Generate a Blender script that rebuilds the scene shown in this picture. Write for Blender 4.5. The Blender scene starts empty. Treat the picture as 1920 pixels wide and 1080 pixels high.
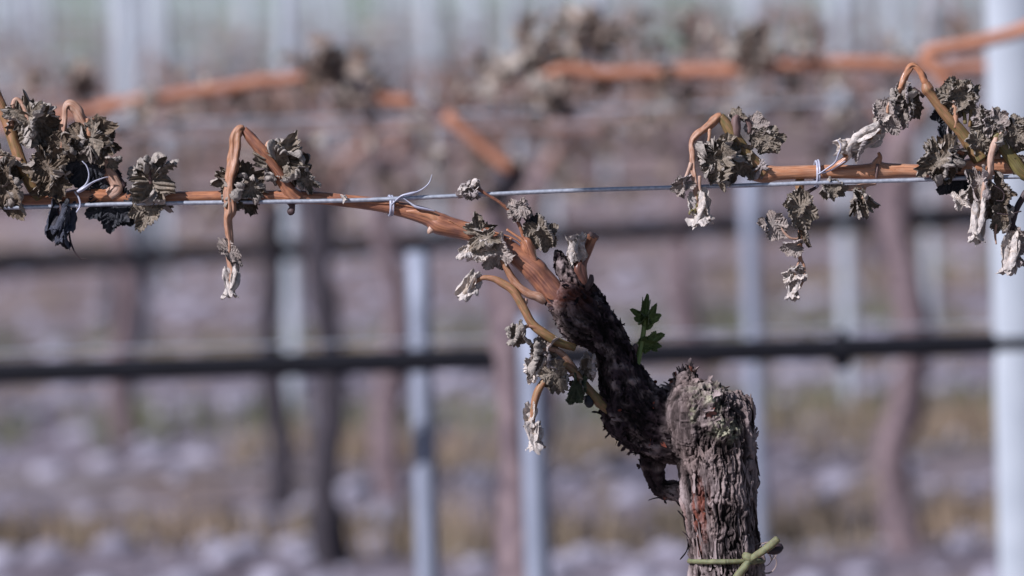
import bpy, bmesh, math, random
import numpy as np
from mathutils import Vector, Matrix, Euler
R = math.radians
random.seed(7); rng = np.random.default_rng(7)
scene = bpy.context.scene
COL = scene.collection

# ------------------------------------------------------------------ camera
H = 0.90; PITCH = R(3.3); ROLL = R(1.75); D0 = 3.333; FL = 200.0
f_ = Vector((0, math.cos(PITCH), -math.sin(PITCH)))
r0 = Vector((1, 0, 0)); u0 = Vector((0, math.sin(PITCH), math.cos(PITCH)))
r_ = r0*math.cos(ROLL) - u0*math.sin(ROLL)
u_ = u0*math.cos(ROLL) + r0*math.sin(ROLL)
CAM = Vector((0, 0, H))
cd = bpy.data.cameras.new('camera'); cam = bpy.data.objects.new('camera', cd); COL.objects.link(cam)
cam.matrix_world = Matrix(((r_.x, u_.x, -f_.x, CAM.x), (r_.y, u_.y, -f_.y, CAM.y), (r_.z, u_.z, -f_.z, CAM.z), (0, 0, 0, 1)))
cd.lens = FL; cd.sensor_width = 36; cd.clip_start = 0.05; cd.clip_end = 2000
cd.dof.use_dof = True; cd.dof.focus_distance = D0 - 0.006; cd.dof.aperture_fstop = 8.0
scene.camera = cam
# ------------------------------------------------------------------ light
SUN_AZ = R(50); SUN_EL = R(37)
to_sun = Vector((-math.sin(SUN_AZ)*math.cos(SUN_EL), -math.cos(SUN_AZ)*math.cos(SUN_EL), math.sin(SUN_EL)))
w = bpy.data.worlds.new('World'); scene.world = w; w.use_nodes = True
nt = w.node_tree; bg = nt.nodes['Background']
sk = nt.nodes.new('ShaderNodeTexSky'); sk.sky_type = 'NISHITA'; sk.sun_disc = False
sk.sun_elevation = SUN_EL; sk.sun_rotation = math.atan2(to_sun.x, to_sun.y); sk.dust_density = 0.6
nt.links.new(sk.outputs[0], bg.inputs[0]); bg.inputs[1].default_value = 0.05
sd = bpy.data.lights.new('sun', 'SUN'); sd.energy = 5.0; sd.angle = R(0.5); sd.color = (1.0, 0.955, 0.93)
so = bpy.data.objects.new('sun', sd); COL.objects.link(so); so.rotation_euler = to_sun.to_track_quat('Z', 'Y').to_euler()
scene.view_settings.view_transform = 'Standard'; scene.view_settings.look = 'None'
scene.view_settings.exposure = 0.33; scene.view_settings.gamma = 1.0
scene.view_settings.use_white_balance = True; scene.view_settings.white_balance_temperature = 5950; scene.view_settings.white_balance_tint = 13
scene.cycles.use_denoising = True
scene.cycles.max_bounces = 6

# ------------------------------------------------------------------ mapping
PX = D0*0.18/1920            # metres per photo pixel in the focus plane
TK = 36.0/FL/1920
def at(x, y, D):
    return CAM + (f_ + (x-960)*TK*r_ - (y-540)*TK*u_)*D
def W(x, y, d=0.0):          # d: towards the camera, in focus-plane pixels
    return at(x, y, D0 - d*PX)

# ------------------------------------------------------------------ numpy noise
def _h(ix, iy, iz, s):
    n = (ix*374761393 + iy*668265263 + iz*2147483647 + s*1274126177) & 0xffffffff
    n = ((n ^ (n >> 13)) * 1274126177) & 0xffffffff
    n = ((n ^ (n >> 16)) * 2246822519) & 0xffffffff
    return ((n ^ (n >> 15)) & 0xffffff)/float(0xffffff)*2-1
def vn(p, s=0):
    p = np.asarray(p, dtype=np.float64); i = np.floor(p).astype(np.int64); f = p - i; f = f*f*f*(f*(f*6-15)+10)
    r = 0
    for a in (0, 1):
        for b in (0, 1):
            for c in (0, 1):
                wgt = (f[:, 0] if a else 1-f[:, 0])*(f[:, 1] if b else 1-f[:, 1])*(f[:, 2] if c else 1-f[:, 2])
                r = r + wgt*_h(i[:, 0]+a, i[:, 1]+b, i[:, 2]+c, s)
    return r
def fbm(p, s=0, o=3):
    r = 0; a = 1; t = 0
    for k in range(o):
        r = r + a*vn(p*(2.03**k)+k*17.3, s+k); t += a; a *= .5
    return r/t

# ------------------------------------------------------------------ mesh helpers
def link(o, parent=None):
    COL.objects.link(o)
    if parent is not None:
        o.parent = parent; o.matrix_parent_inverse = parent.matrix_world.inverted() if parent.type == 'MESH' else Matrix.Translation(-parent.location)
    return o
def mk(name, V, F, mats, parent=None, smooth=True, attrs=None, mi=None):
    V = np.asarray(V, dtype=np.float32)
    me = bpy.data.meshes.new(name); me.from_pydata(V.tolist(), [], F if isinstance(F, list) else F.tolist())
    me.update()
    if not isinstance(mats, (list, tuple)): mats = [mats]
    for m in mats: me.materials.append(m)
    if mi is not None: me.polygons.foreach_set('material_index', np.asarray(mi, dtype=np.int32))
    me.polygons.foreach_set('use_smooth', [smooth]*len(me.polygons))
    if attrs:
        for k, v in attrs.items():
            v = np.asarray(v, dtype=np.float32)
            if v.ndim == 1:
                a = me.attributes.new(k, 'FLOAT', 'POINT'); a.data.foreach_set('value', v)
            else:
                a = me.attributes.new(k, 'FLOAT_VECTOR', 'POINT'); a.data.foreach_set('vector', v.ravel())
    o = bpy.data.objects.new(name, me)
    return link(o, parent)
class Geo:                    # collects pieces of one mesh
    def __init__(s): s.V = []; s.F = []; s.A = {}; s.n = 0; s.M = []
    def add(s, V, F, attrs=None, m=0):
        V = np.asarray(V, dtype=np.float64); F = np.asarray(F, dtype=np.int64)
        s.V.append(V); s.F += (F + s.n).tolist(); s.n += len(V); s.M += [m]*len(F)
        for k, v in (attrs or {}).items(): s.A.setdefault(k, []).append(np.asarray(v, dtype=np.float64))
    def build(s, name, mats, parent=None, smooth=True):
        return mk(name, np.concatenate(s.V), s.F, mats, parent, smooth, {k: np.concatenate(v) for k, v in s.A.items()}, s.M)
def thing(name, label, cat, loc, group=None):
    o = bpy.data.objects.new(name, None); o.empty_display_size = .05; COL.objects.link(o); o.location = loc
    o['label'] = label; o['category'] = cat
    if group: o['group'] = group
    return o
def tag(o, label, cat, group=None):
    o['label'] = label; o['category'] = cat
    if group: o['group'] = group
    return o
def spline(P, step):
    """Catmull-Rom through rows of P (any columns); step in units of the first three."""
    P = np.asarray(P, dtype=np.float64)
    if len(P) == 2: P = np.array([P[0], (P[0]+P[1])/2, P[1]])
    E = np.vstack([2*P[0]-P[1], P, 2*P[-1]-P[-2]]); out = []
    for i in range(1, len(E)-2):
        L = np.linalg.norm(E[i+1, :3]-E[i, :3]); n = max(2, int(math.ceil(L/step)))
        for k in range(n):
            t = k/n
            out.append(.5*((2*E[i])+(-E[i-1]+E[i+1])*t+(2*E[i-1]-5*E[i]+4*E[i+1]-E[i+2])*t*t+(-E[i-1]+3*E[i]-3*E[i+1]+E[i+2])*t**3))
    out.append(P[-1]); return np.array(out)
def tube(P, segs=12, step=.0012, groove=.08, ng=7, seed=0, tint=(.5, .5), rough=.06, caps=True, flat=1.0):
    """P rows: world x,y,z,radius -> V,F,attrs"""
    S = spline(P, step); C = S[:, :3]; Rr = np.maximum(S[:, 3], 1e-5); n = len(C)
    T = np.gradient(C, axis=0); T /= np.linalg.norm(T, axis=1)[:, None]+1e-12
    N = np.zeros_like(T); a = np.array([0, -1, .2]); 
    if abs(T[0]@a) > .9: a = np.array([1., 0, .1])
    N[0] = np.cross(T[0], a); N[0] /= np.linalg.norm(N[0])
    for i in range(1, n):
        v = N[i-1]-T[i]*(N[i-1]@T[i]); N[i] = v/(np.linalg.norm(v)+1e-12)
    B = np.cross(T, N); s = np.concatenate([[0], np.cumsum(np.linalg.norm(np.diff(C, axis=0), axis=1))])
    th = np.linspace(0, 2*math.pi, segs, endpoint=False)
    ct, st = np.cos(th), np.sin(th)
    rm = Rr.mean()
    Q = np.stack([np.tile(ct*ng/5, (n, 1)), np.tile(st*ng/5, (n, 1)), np.tile((s/rm*.09)[:, None], (1, segs))], -1).reshape(-1, 3)
    g = vn(Q*1.7+seed*3.1, seed)*groove*1.6 + vn(Q*4+seed, seed+5)*groove*.6
    Q2 = np.stack([np.tile(ct*1.2, (n, 1)), np.tile(st*1.2, (n, 1)), np.tile((s/rm*.6)[:, None], (1, segs))], -1).reshape(-1, 3)
    g += vn(Q2+seed*7.7, seed+9)*rough
    rr = Rr[:, None]*(1+g.reshape(n, segs))
    V = C[:, None, :] + N[:, None, :]*(rr*ct)[:, :, None]*flat + B[:, None, :]*(rr*st)[:, :, None]
    V = V.reshape(-1, 3)
    i = np.arange(n-1)[:, None]*segs; j = np.arange(segs)[None, :]; j2 = (j+1) % segs
    F = np.stack([i+j, i+j2, i+segs+j2, i+segs+j], -1).reshape(-1, 4).tolist()
    fib = np.stack([np.tile(ct, (n, 1)), np.tile(st, (n, 1)), np.tile((s/rm)[:, None], (1, segs))], -1).reshape(-1, 3)
    ti = np.repeat(tint[0]+(tint[1]-tint[0])*s/(s[-1]+1e-9), segs)
    if caps:
        m = len(V); V = np.vstack([V, C[0]-T[0]*Rr[0]*.25, C[-1]+T[-1]*Rr[-1]*.25])
        fib = np.vstack([fib, [0, 0, 0], [0, 0, s[-1]/rm]]); ti = np.append(ti, [ti[0], ti[-1]])
        F = F + [[j+1 if j+1 < segs else 0, j, m, m] for j in range(segs)] + [[(n-1)*segs+j, (n-1)*segs+(j+1) % segs, m+1, m+1] for j in range(segs)]
    return V, F, {'fib': fib, 'tint': ti}
def tri_clean(F): return [list(dict.fromkeys(f)) for f in F]
def stem(name, pts, mat, parent, tint=(.5, .5), segs=14, groove=.08, seed=None, rough=.07, step=3.0, flat=1.0, label=None):
    """pts rows: photo x, y, depth d, radius (pixels)"""
    P = [list(W(p[0], p[1], p[2]))+[p[3]*PX] for p in pts]
    V, F, A = tube(P, segs, step*PX, groove, 7, seed if seed is not None else int(abs(pts[0][0]*7+pts[0][1])) % 997, tint, rough, True, flat)
    o = mk(name, V, tri_clean(F), mat, parent, True, A)
    if label: o['label'] = label
    return o

# ------------------------------------------------------------------ materials
def mat(name):
    m = bpy.data.materials.new(name); m.use_nodes = True; t = m.node_tree
    return m, t, t.nodes['Principled BSDF'], t.nodes, t.links
def N(nd, typ, **kw):
    n = nd.new(typ)
    for k, v in kw.items():
        if k.startswith('i_'):
            n.inputs[k[2:].replace('_', ' ') if not k[2:].isdigit() else int(k[2:])].default_value = v
        else: setattr(n, k, v)
    return n
def ramp(nd, stops):
    r = nd.new('ShaderNodeValToRGB'); e = r.color_ramp.elements
    while len(e) < len(stops): e.new(.5)
    for k, (p, c) in enumerate(stops): e[k].position = p; e[k].color = (*c, 1)
    return r
def mixc(nd, lk, fac, a, b, typ='MIX'):
    m = nd.new('ShaderNodeMix'); m.data_type = 'RGBA'; m.blend_type = typ
    for s, v in ((0, fac), (6, a), (7, b)):
        if hasattr(v, 'links') or hasattr(v, 'is_linked'): lk.new(v, m.inputs[s])
        else: m.inputs[s].default_value = v if s == 0 else (*v, 1)
    return m.outputs[2]

def stem_material(name, c0, c1, c2, rough=.55, dark=(.08, .035, .02)):
    m, t, p, nd, lk = mat(name)
    at_ = N(nd, 'ShaderNodeAttribute', attribute_name='tint'); fb = N(nd, 'ShaderNodeAttribute', attribute_name='fib')
    mp = N(nd, 'ShaderNodeMapping'); mp.inputs['Scale'].default_value = (3.2, 3.2, .12); lk.new(fb.outputs['Vector'], mp.inputs[0])
    n1 = N(nd, 'ShaderNodeTexNoise', i_Scale=2.2, i_Detail=4.0); lk.new(mp.outputs[0], n1.inputs['Vector'])
    mp2 = N(nd, 'ShaderNodeMapping'); mp2.inputs['Scale'].default_value = (1.5, 1.5, .5); lk.new(fb.outputs['Vector'], mp2.inputs[0])
    n2 = N(nd, 'ShaderNodeTexNoise', i_Scale=1.3, i_Detail=3.0); lk.new(mp2.outputs[0], n2.inputs['Vector'])
    ad = N(nd, 'ShaderNodeMath', operation='ADD'); lk.new(at_.outputs['Fac'], ad.inputs[0])
    ms = N(nd, 'ShaderNodeMath', operation='MULTIPLY_ADD', i_1=.9, i_2=-.45); lk.new(n2.outputs[0], ms.inputs[0]); lk.new(ms.outputs[0], ad.inputs[1])
    rp = ramp(nd, [(0.0, c0), (.5, c1), (1.0, c2)]); lk.new(ad.outputs[0], rp.inputs[0])
    st = ramp(nd, [(.34, (.6, .55, .55)), (.5, (.95, .95, .95)), (.68, (1.2, 1.2, 1.2))]); lk.new(n1.outputs[0], st.inputs[0])
    c = mixc(nd, lk, 1.0, rp.outputs[0], st.outputs[0], 'MULTIPLY')
    sp = N(nd, 'ShaderNodeTexNoise', i_Scale=7.0, i_Detail=2.0); lk.new(mp2.outputs[0], sp.inputs['Vector'])
    sr = ramp(nd, [(.66, (0, 0, 0)), (.74, (.75, .75, .75))]); lk.new(sp.outputs[0], sr.inputs[0])
    c = mixc(nd, lk, sr.outputs[0], c, dark)
    lk.new(c, p.inputs['Base Color']); p.inputs['Roughness'].default_value = rough
    p.inputs['Specular IOR Level'].default_value = .5
    b = N(nd, 'ShaderNodeBump', i_Strength=.4, i_Distance=.0006); lk.new(n1.outputs[0], b.inputs['Height']); lk.new(b.outputs[0], p.inputs['Normal'])
    return m
M_stem = stem_material('shoot_bark', (.14, .115, .035), (.32, .145, .075), (.44, .29, .22))
M_cane = stem_material('cane_bark', (.17, .075, .055), (.41, .175, .085), (.48, .28, .18), .3)
M_wet = stem_material('withered_stem', (.02, .012, .016), (.06, .03, .03), (.15, .09, .08), .6)
M_green = stem_material('green_stem', (.09, .13, .03), (.12, .17, .035), (.14, .2, .05), .5, (.03, .05, .01))

def leaf_material(name, face, back, vein, vf=.5, rough=.8, trans=.0):
    m, t, p, nd, lk = mat(name)
    lf = N(nd, 'ShaderNodeAttribute', attribute_name='lf'); vm = N(nd, 'ShaderNodeAttribute', attribute_name='vein')
    n1 = N(nd, 'ShaderNodeTexNoise', i_Scale=5.0, i_Detail=5.0, i_Roughness=.7); lk.new(lf.outputs['Vector'], n1.inputs['Vector'])
    n2 = N(nd, 'ShaderNodeTexVoronoi', i_Scale=22.0, feature='DISTANCE_TO_EDGE'); lk.new(lf.outputs['Vector'], n2.inputs['Vector'])
    geo = N(nd, 'ShaderNodeNewGeometry')
    base = mixc(nd, lk, geo.outputs['Backfacing'], face, back)
    vr = ramp(nd, [(.3, (.55, .55, .55)), (.5, (.95, .93, .9)), (.72, (1.5, 1.4, 1.3))]); lk.new(n1.outputs[0], vr.inputs[0])
    c = mixc(nd, lk, 1.0, base, vr.outputs[0], 'MULTIPLY')
    mm = N(nd, 'ShaderNodeMath', operation='MULTIPLY', i_1=vf); lk.new(vm.outputs['Fac'], mm.inputs[0])
    c = mixc(nd, lk, mm.outputs[0], c, vein)
    lk.new(c, p.inputs['Base Color']); p.inputs['Roughness'].default_value = rough; p.inputs['Specular IOR Level'].default_value = .25
    er = ramp(nd, [(0, (0, 0, 0)), (.12, (1, 1, 1))]); lk.new(n2.outputs['Distance'], er.inputs[0])
    b = N(nd, 'ShaderNodeBump', i_Strength=.55, i_Distance=.0005); lk.new(er.outputs[0], b.inputs['Height'])
    b2 = N(nd, 'ShaderNodeBump', i_Strength=.6, i_Distance=.0008); lk.new(n1.outputs[0], b2.inputs['Height']); lk.new(b.outputs[0], b2.inputs['Normal'])
    lk.new(b2.outputs[0], p.inputs['Normal'])
    if trans:
        tr = N(nd, 'ShaderNodeBsdfTranslucent'); lk.new(c, tr.inputs[0]); mx = N(nd, 'ShaderNodeMixShader', i_0=trans)
        lk.new(p.outputs[0], mx.inputs[1]); lk.new(tr.outputs[0], mx.inputs[2]); lk.new(mx.outputs[0], nd['Material Output'].inputs[0])
    return m
M_leaf = leaf_material('withered_leaf_grey', (.215, .18, .145), (.33, .295, .27), (.38, .33, .28), .35, .8, .08)
M_leafb = leaf_material('withered_leaf_brown', (.15, .115, .085), (.27, .235, .21), (.27, .22, .18), .35, .75, .08)
M_leafp = leaf_material('withered_leaf_pale', (.33, .28, .26), (.40, .35, .35), (.45, .4, .36), .5, .8, .12)
M_bud = leaf_material('dried_bud_felt', (.64, .58, .54), (.62, .57, .55), (.34, .22, .12), .45, .85, .15)
M_blue = leaf_material('withered_leaf_dark', (.03, .032, .04), (.05, .055, .08), (.07, .06, .07), .4, .55, .0)
M_gleaf = leaf_material('fresh_leaf', (.12, .17, .055), (.18, .23, .13), (.18, .24, .1), .6, .4, .3)
M_dgreen = leaf_material('dying_green_leaf', (.06, .075, .045), (.10, .12, .09), (.12, .13, .09), .4, .7, .05)
M_far = leaf_material('far_leaf', (.17, .118, .092), (.25, .195, .17), (.3, .25, .2), .4, .8, .1)
M_farp = leaf_material('far_leaf_pale', (.42, .34, .29), (.45, .4, .36), (.45, .4, .36), .4, .8, .1)

def bark_material(name, lo, mid, hi, bump=.9):
    m, t, p, nd, lk = mat(name)
    fb = N(nd, 'ShaderNodeAttribute', attribute_name='fib')
    cav = N(nd, 'ShaderNodeAttribute', attribute_name='cav'); lic = N(nd, 'ShaderNodeAttribute', attribute_name='lichen'); red = N(nd, 'ShaderNodeAttribute', attribute_name='redwood')
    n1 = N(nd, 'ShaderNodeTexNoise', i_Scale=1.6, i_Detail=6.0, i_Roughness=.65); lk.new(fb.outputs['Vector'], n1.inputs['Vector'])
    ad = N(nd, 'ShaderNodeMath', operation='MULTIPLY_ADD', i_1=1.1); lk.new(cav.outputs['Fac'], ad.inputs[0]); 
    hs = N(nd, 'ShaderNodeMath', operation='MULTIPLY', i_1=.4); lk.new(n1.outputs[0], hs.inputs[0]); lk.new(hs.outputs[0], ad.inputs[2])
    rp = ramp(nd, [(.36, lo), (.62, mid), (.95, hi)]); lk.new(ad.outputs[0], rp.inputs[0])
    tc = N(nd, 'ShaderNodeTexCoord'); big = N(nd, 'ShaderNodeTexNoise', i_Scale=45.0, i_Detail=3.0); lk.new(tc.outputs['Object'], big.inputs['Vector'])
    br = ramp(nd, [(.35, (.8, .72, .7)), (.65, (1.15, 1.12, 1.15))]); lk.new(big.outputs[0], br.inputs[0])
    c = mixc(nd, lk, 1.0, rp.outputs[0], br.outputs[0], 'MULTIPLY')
    dk = N(nd, 'ShaderNodeAttribute', attribute_name='dark_arm_shade'); c = mixc(nd, lk, dk.outputs['Fac'], c, (.16, .13, .16), 'MULTIPLY')  # multiplies the dark arm bark down, painting its shade into the colour
    c = mixc(nd, lk, red.outputs['Fac'], c, (.34, .09, .05))
    ln = N(nd, 'ShaderNodeTexNoise', i_Scale=500.0, i_Detail=3.0); lk.new(tc.outputs['Object'], ln.inputs['Vector'])
    lr = ramp(nd, [(.35, (.10, .09, .05)), (.5, (.3, .29, .2)), (.65, (.5, .46, .34))]); lk.new(ln.outputs[0], lr.inputs[0])
    c = mixc(nd, lk, lic.outputs['Fac'], c, lr.outputs[0])
    lk.new(c, p.inputs['Base Color']); p.inputs['Roughness'].default_value = .85; p.inputs['Specular IOR Level'].default_value = .2
    fn = N(nd, 'ShaderNodeTexNoise', i_Scale=5.0, i_Detail=5.0, i_Roughness=.7); lk.new(fb.outputs['Vector'], fn.inputs['Vector'])
    b = N(nd, 'ShaderNodeBump', i_Strength=bump, i_Distance=.0007); lk.new(fn.outputs[0], b.inputs['Height']); lk.new(b.outputs[0], p.inputs['Normal'])
    return m
M_bark = bark_material('vine_bark', (.008, .006, .006), (.088, .068, .064), (.31, .255, .24))
M_barkd = bark_material('vine_bark_dark', (.006, .004, .005), (.03, .02, .024), (.08, .06, .07))

def plain(name, col, rough=.5, metal=0, noise=None, scale=30, bump=0):
    m, t, p, nd, lk = mat(name)
    p.inputs['Roughness'].default_value = rough; p.inputs['Metallic'].default_value = metal
    tc = N(nd, 'ShaderNodeTexCoord'); n = N(nd, 'ShaderNodeTexNoise', i_Scale=scale, i_Detail=4.0); lk.new(tc.outputs['Object'], n.inputs['Vector'])
    c2 = noise or tuple(v*.75 for v in col)
    rp = ramp(nd, [(.35, c2), (.65, col)]); lk.new(n.outputs[0], rp.inputs[0]); lk.new(rp.outputs[0], p.inputs['Base Color'])
    if bump:
        b = N(nd, 'ShaderNodeBump', i_Strength=.5, i_Distance=bump); lk.new(n.outputs[0], b.inputs['Height']); lk.new(b.outputs[0], p.inputs['Normal'])
    return m
M_wire = plain('galvanised_wire', (.52, .54, .60), .42, .55, (.36, .38, .43), 400, .0002)
M_post = plain('galvanised_post', (.26, .28, .35), .6, .15, (.22, .24, .30), 20)
M_postb = plain('bright_galvanised_post', (.46, .49, .54), .55, .15, (.40, .43, .48), 20)
M_hose = plain('black_polyethylene', (.006, .006, .010), .6); M_hose.node_tree.nodes['Principled BSDF'].inputs['Specular IOR Level'].default_value = .2
M_tie = plain('clear_plastic_tie', (.62, .62, .72), .3, 0, (.5, .5, .62), 200)
M_tieg = plain('green_rubber_tie', (.165, .165, .08), .7, 0, (.11, .11, .055), 300, .0003)
M_tieg.node_tree.nodes['Principled BSDF'].inputs['Subsurface Weight'].default_value = .1
for n_ in (M_tie,): n_.node_tree.nodes['Principled BSDF'].inputs['Transmission Weight'].default_value = .35
M_tbark = plain('far_vine_bark', (.20, .145, .15), .9, 0, (.10, .07, .08), 60, .003)
M_tbarkd = plain('far_vine_bark_dark_shaded', (.05, .04, .05), .9, 0, (.02, .016, .022), 60, .003)  # dark copy of the far bark, shade of the blurred trunks in its colour
M_fcane = plain('far_cane', (.42, .18, .10), .6, 0, (.32, .135, .08), 30)
M_fcane3 = plain('far_cane_dull', (.30, .175, .14), .7, 0, (.22, .13, .105), 30)
M_fcane2 = plain('far_cane_grey', (.22, .165, .165), .7, 0, (.16, .12, .125), 30)

# ------------------------------------------------------------------ ground
def ground_material():
    m, t, p, nd, lk = mat('stony_soil')
    tc = N(nd, 'ShaderNodeTexCoord'); sx = N(nd, 'ShaderNodeSeparateXYZ'); lk.new(tc.outputs['Object'], sx.inputs[0])
    n1 = N(nd, 'ShaderNodeTexNoise', i_Scale=3.0, i_Detail=6.0, i_Roughness=.7); lk.new(tc.outputs['Object'], n1.inputs['Vector'])
    n2 = N(nd, 'ShaderNodeTexVoronoi', i_Scale=16.0); lk.new(tc.outputs['Object'], n2.inputs['Vector'])
    s1 = ramp(nd, [(.3, (.13, .105, .12)), (.5, (.21, .18, .205)), (.72, (.29, .265, .30))]); lk.new(n1.outputs[0], s1.inputs[0])
    s2 = ramp(nd, [(.1, (1.15, 1.15, 1.2)), (.6, (.6, .58, .6))]); lk.new(n2.outputs['Distance'], s2.inputs[0])
    c = mixc(nd, lk, .7, s1.outputs[0], s2.outputs[0], 'MULTIPLY')
    # strips of dry grass running along the rows
    mp = N(nd, 'ShaderNodeMapping'); mp.inputs['Scale'].default_value = (.35, 1.0, 1); lk.new(tc.outputs['Object'], mp.inputs[0])
    n3 = N(nd, 'ShaderNodeTexNoise', i_Scale=1.6, i_Detail=3.0); lk.new(mp.outputs[0], n3.inputs['Vector'])
    wv = N(nd, 'ShaderNodeMath', operation='MULTIPLY_ADD', i_1=2*math.pi/1.275, i_2=1.2); lk.new(sx.outputs['Y'], wv.inputs[0])
    sn = N(nd, 'ShaderNodeMath', operation='SINE'); lk.new(wv.outputs[0], sn.inputs[0])
    a = N(nd, 'ShaderNodeMath', operation='MULTIPLY_ADD', i_1=.13); lk.new(sn.outputs[0], a.inputs[0]); lk.new(n3.outputs[0], a.inputs[2])
    g = ramp(nd, [(.53, (0, 0, 0)), (.68, (.7, .7, .7))]); lk.new(a.outputs[0], g.inputs[0])
    n4 = N(nd, 'ShaderNodeTexNoise', i_Scale=1.1, i_Detail=2.0); lk.new(tc.outputs['Object'], n4.inputs['Vector'])
    gc = ramp(nd, [(.42, (.24, .18, .135)), (.6, (.17, .16, .11))]); lk.new(n4.outputs[0], gc.inputs[0])
    c = mixc(nd, lk, g.outputs[0], c, gc.outputs[0])
    fw = N(nd, 'ShaderNodeMapRange', i_1=13.0, i_2=18.0); lk.new(sx.outputs['Y'], fw.inputs[0])
    nw = N(nd, 'ShaderNodeTexNoise', i_Scale=1.5, i_Detail=5.0); lk.new(tc.outputs['Object'], nw.inputs['Vector'])
    wr = ramp(nd, [(.35, (.155, .10, .09)), (.65, (.31, .235, .22))]); lk.new(nw.outputs[0], wr.inputs[0])
    fwm = N(nd, 'ShaderNodeMath', operation='MULTIPLY', i_1=.8); lk.new(fw.outputs[0], fwm.inputs[0])
    c = mixc(nd, lk, fwm.outputs[0], c, wr.outputs[0])
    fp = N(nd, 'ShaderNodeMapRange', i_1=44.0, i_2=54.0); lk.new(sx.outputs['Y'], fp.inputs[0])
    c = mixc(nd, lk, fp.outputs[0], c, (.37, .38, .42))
    # green cover crop further out
    fr = N(nd, 'ShaderNodeMapRange', i_1=44.0, i_2=56.0); lk.new(sx.outputs['Y'], fr.inputs[0])
    n5 = N(nd, 'ShaderNodeTexNoise', i_Scale=.22, i_Detail=3.0); lk.new(tc.outputs['Object'], n5.inputs['Vector'])
    fg = ramp(nd, [(.42, (0, 0, 0)), (.56, (1, 1, 1))]); lk.new(n5.outputs[0], fg.inputs[0])
    fm = N(nd, 'ShaderNodeMath', operation='MULTIPLY'); lk.new(fr.outputs[0], fm.inputs[0]); lk.new(fg.outputs[0], fm.inputs[1])
    c = mixc(nd, lk, fm.outputs[0], c, (.17, .23, .13))
    lk.new(c, p.inputs['Base Color']); p.inputs['Roughness'].default_value = .95; p.inputs['Specular IOR Level'].default_value = .1
    b = N(nd, 'ShaderNodeBump', i_Strength=.8, i_Distance=.02); lk.new(n2.outputs['Distance'], b.inputs['Height']); lk.new(b.outputs[0], p.inputs['Normal'])
    return m
M_ground = ground_material()
gx = np.concatenate([[-900, -60, -20], np.linspace(-8, 8, 90), [20, 60, 900]]); gy = np.concatenate([[-60, -10], np.linspace(-2, 26, 190), [40, 80, 200, 900]])
GX, GY = np.meshgrid(gx, gy); gp = np.stack([GX.ravel(), GY.ravel(), 0*GX.ravel()], 1)
near = np.clip(1-np.abs(gp[:, 0])/9, 0, 1)*np.clip((27-gp[:, 1])/4, 0, 1)*np.clip((gp[:, 1]+2.1), 0, 1)
gp[:, 2] = fbm(gp*1.7, 3)*.035*near + fbm(gp*7, 9)*.014*near
def gz(x, y):
    return float((fbm(np.array([[x, y, 0]])*1.7, 3)*.035*np.clip(1-abs(x)/9, 0, 1)*np.clip((27-y)/4, 0, 1))[0]) if -2 < y < 27 else 0.0
nx, ny = len(gx), len(gy)
gf = [[j*nx+i, j*nx+i+1, (j+1)*nx+i+1, (j+1)*nx+i] for j in range(ny-1) for i in range(nx-1)]
g_ = mk('ground', gp, gf, M_ground); g_['kind'] = 'structure'

# stones lying on the soil (uncountable) and dry grass
M_stone = plain('limestone', (.33, .31, .37), .9, 0, (.20, .185, .23), 14, .004)
def ico():
    bm = bmesh.new(); bmesh.ops.create_icosphere(bm, subdivisions=2, radius=1); V = np.array([v.co for v in bm.verts]); F = [[v.index for v in f.verts] for f in bm.faces]; bm.free(); return V, F
IV, IF = ico(); IF = np.array(IF)
G = Geo()
for k in range(2400):
    y = (7.6 if k % 8 else 3.6) + 14*rng.random()**1.3; x = (rng.random()-.5)*(.24*y+1.4)
    s = .008+.024*rng.random()**2.5
    V = IV*(1+.28*vn(IV*1.3+k*3.3, 4)[:, None]); V = V*np.array([s*(1+rng.random()*.6), s*(1+rng.random()*.5), s*(.5+.3*rng.random())])
    a = rng.random()*6.28; c_, s_ = math.cos(a), math.sin(a)
    V = V@np.array([[c_, s_, 0], [-s_, c_, 0], [0, 0, 1]])
    G.add(V+np.array([x, y, gz(x, y)+s*.2]), IF)
st_ = G.build('stones', M_stone); st_['kind'] = 'stuff'
M_straw = plain('dry_grass_blades', (.27, .195, .135), .9, 0, (.19, .155, .105), 3)
M_weed = plain('weed_blades', (.15, .15, .075), .9, 0, (.10, .11, .055), 3)
def grass(name, m, n, band, seed, hgt):
    r = np.random.default_rng(seed); V = []; F = []
    for k in range(n):
        yb = band[int(r.integers(len(band)))]; y = yb + r.normal()*.16; x = (r.random()-.5)*(.24*y+1.2)
        if vn(np.array([[x*1.1+seed, y*.8, 3.1]]), seed)[0] < -.05: continue
        z = gz(x, y)
        for b in range(9):
            a = r.random()*6.28; px, py = x+r.normal()*.02, y+r.normal()*.02; h = hgt*(.5+r.random()); ln = h*.5*r.random()
            dx, dy = math.cos(a), math.sin(a); wd = .003; i = len(V)
            V += [(px-dy*wd, py+dx*wd, z-.01), (px+dy*wd, py-dx*wd, z-.01), (px+dx*ln*.4+dy*wd*.7, py+dy*ln*.4-dx*wd*.7, z+h*.6), (px+dx*ln*.4-dy*wd*.7, py+dy*ln*.4+dx*wd*.7, z+h*.6), (px+dx*ln, py+dy*ln, z+h)]
            F += [[i, i+1, i+2, i+3], [i+3, i+2, i+4]]
    o = mk(name, V, F, m, None, False); o['kind'] = 'stuff'; return o
grass('dry_grass', M_straw, 2600, [8.9, 10.4, 12.6, 15.2, 17.8], 5, .05)
grass('weeds', M_weed, 700, [9.4, 11.0, 13.5, 16], 6, .06)

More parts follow.
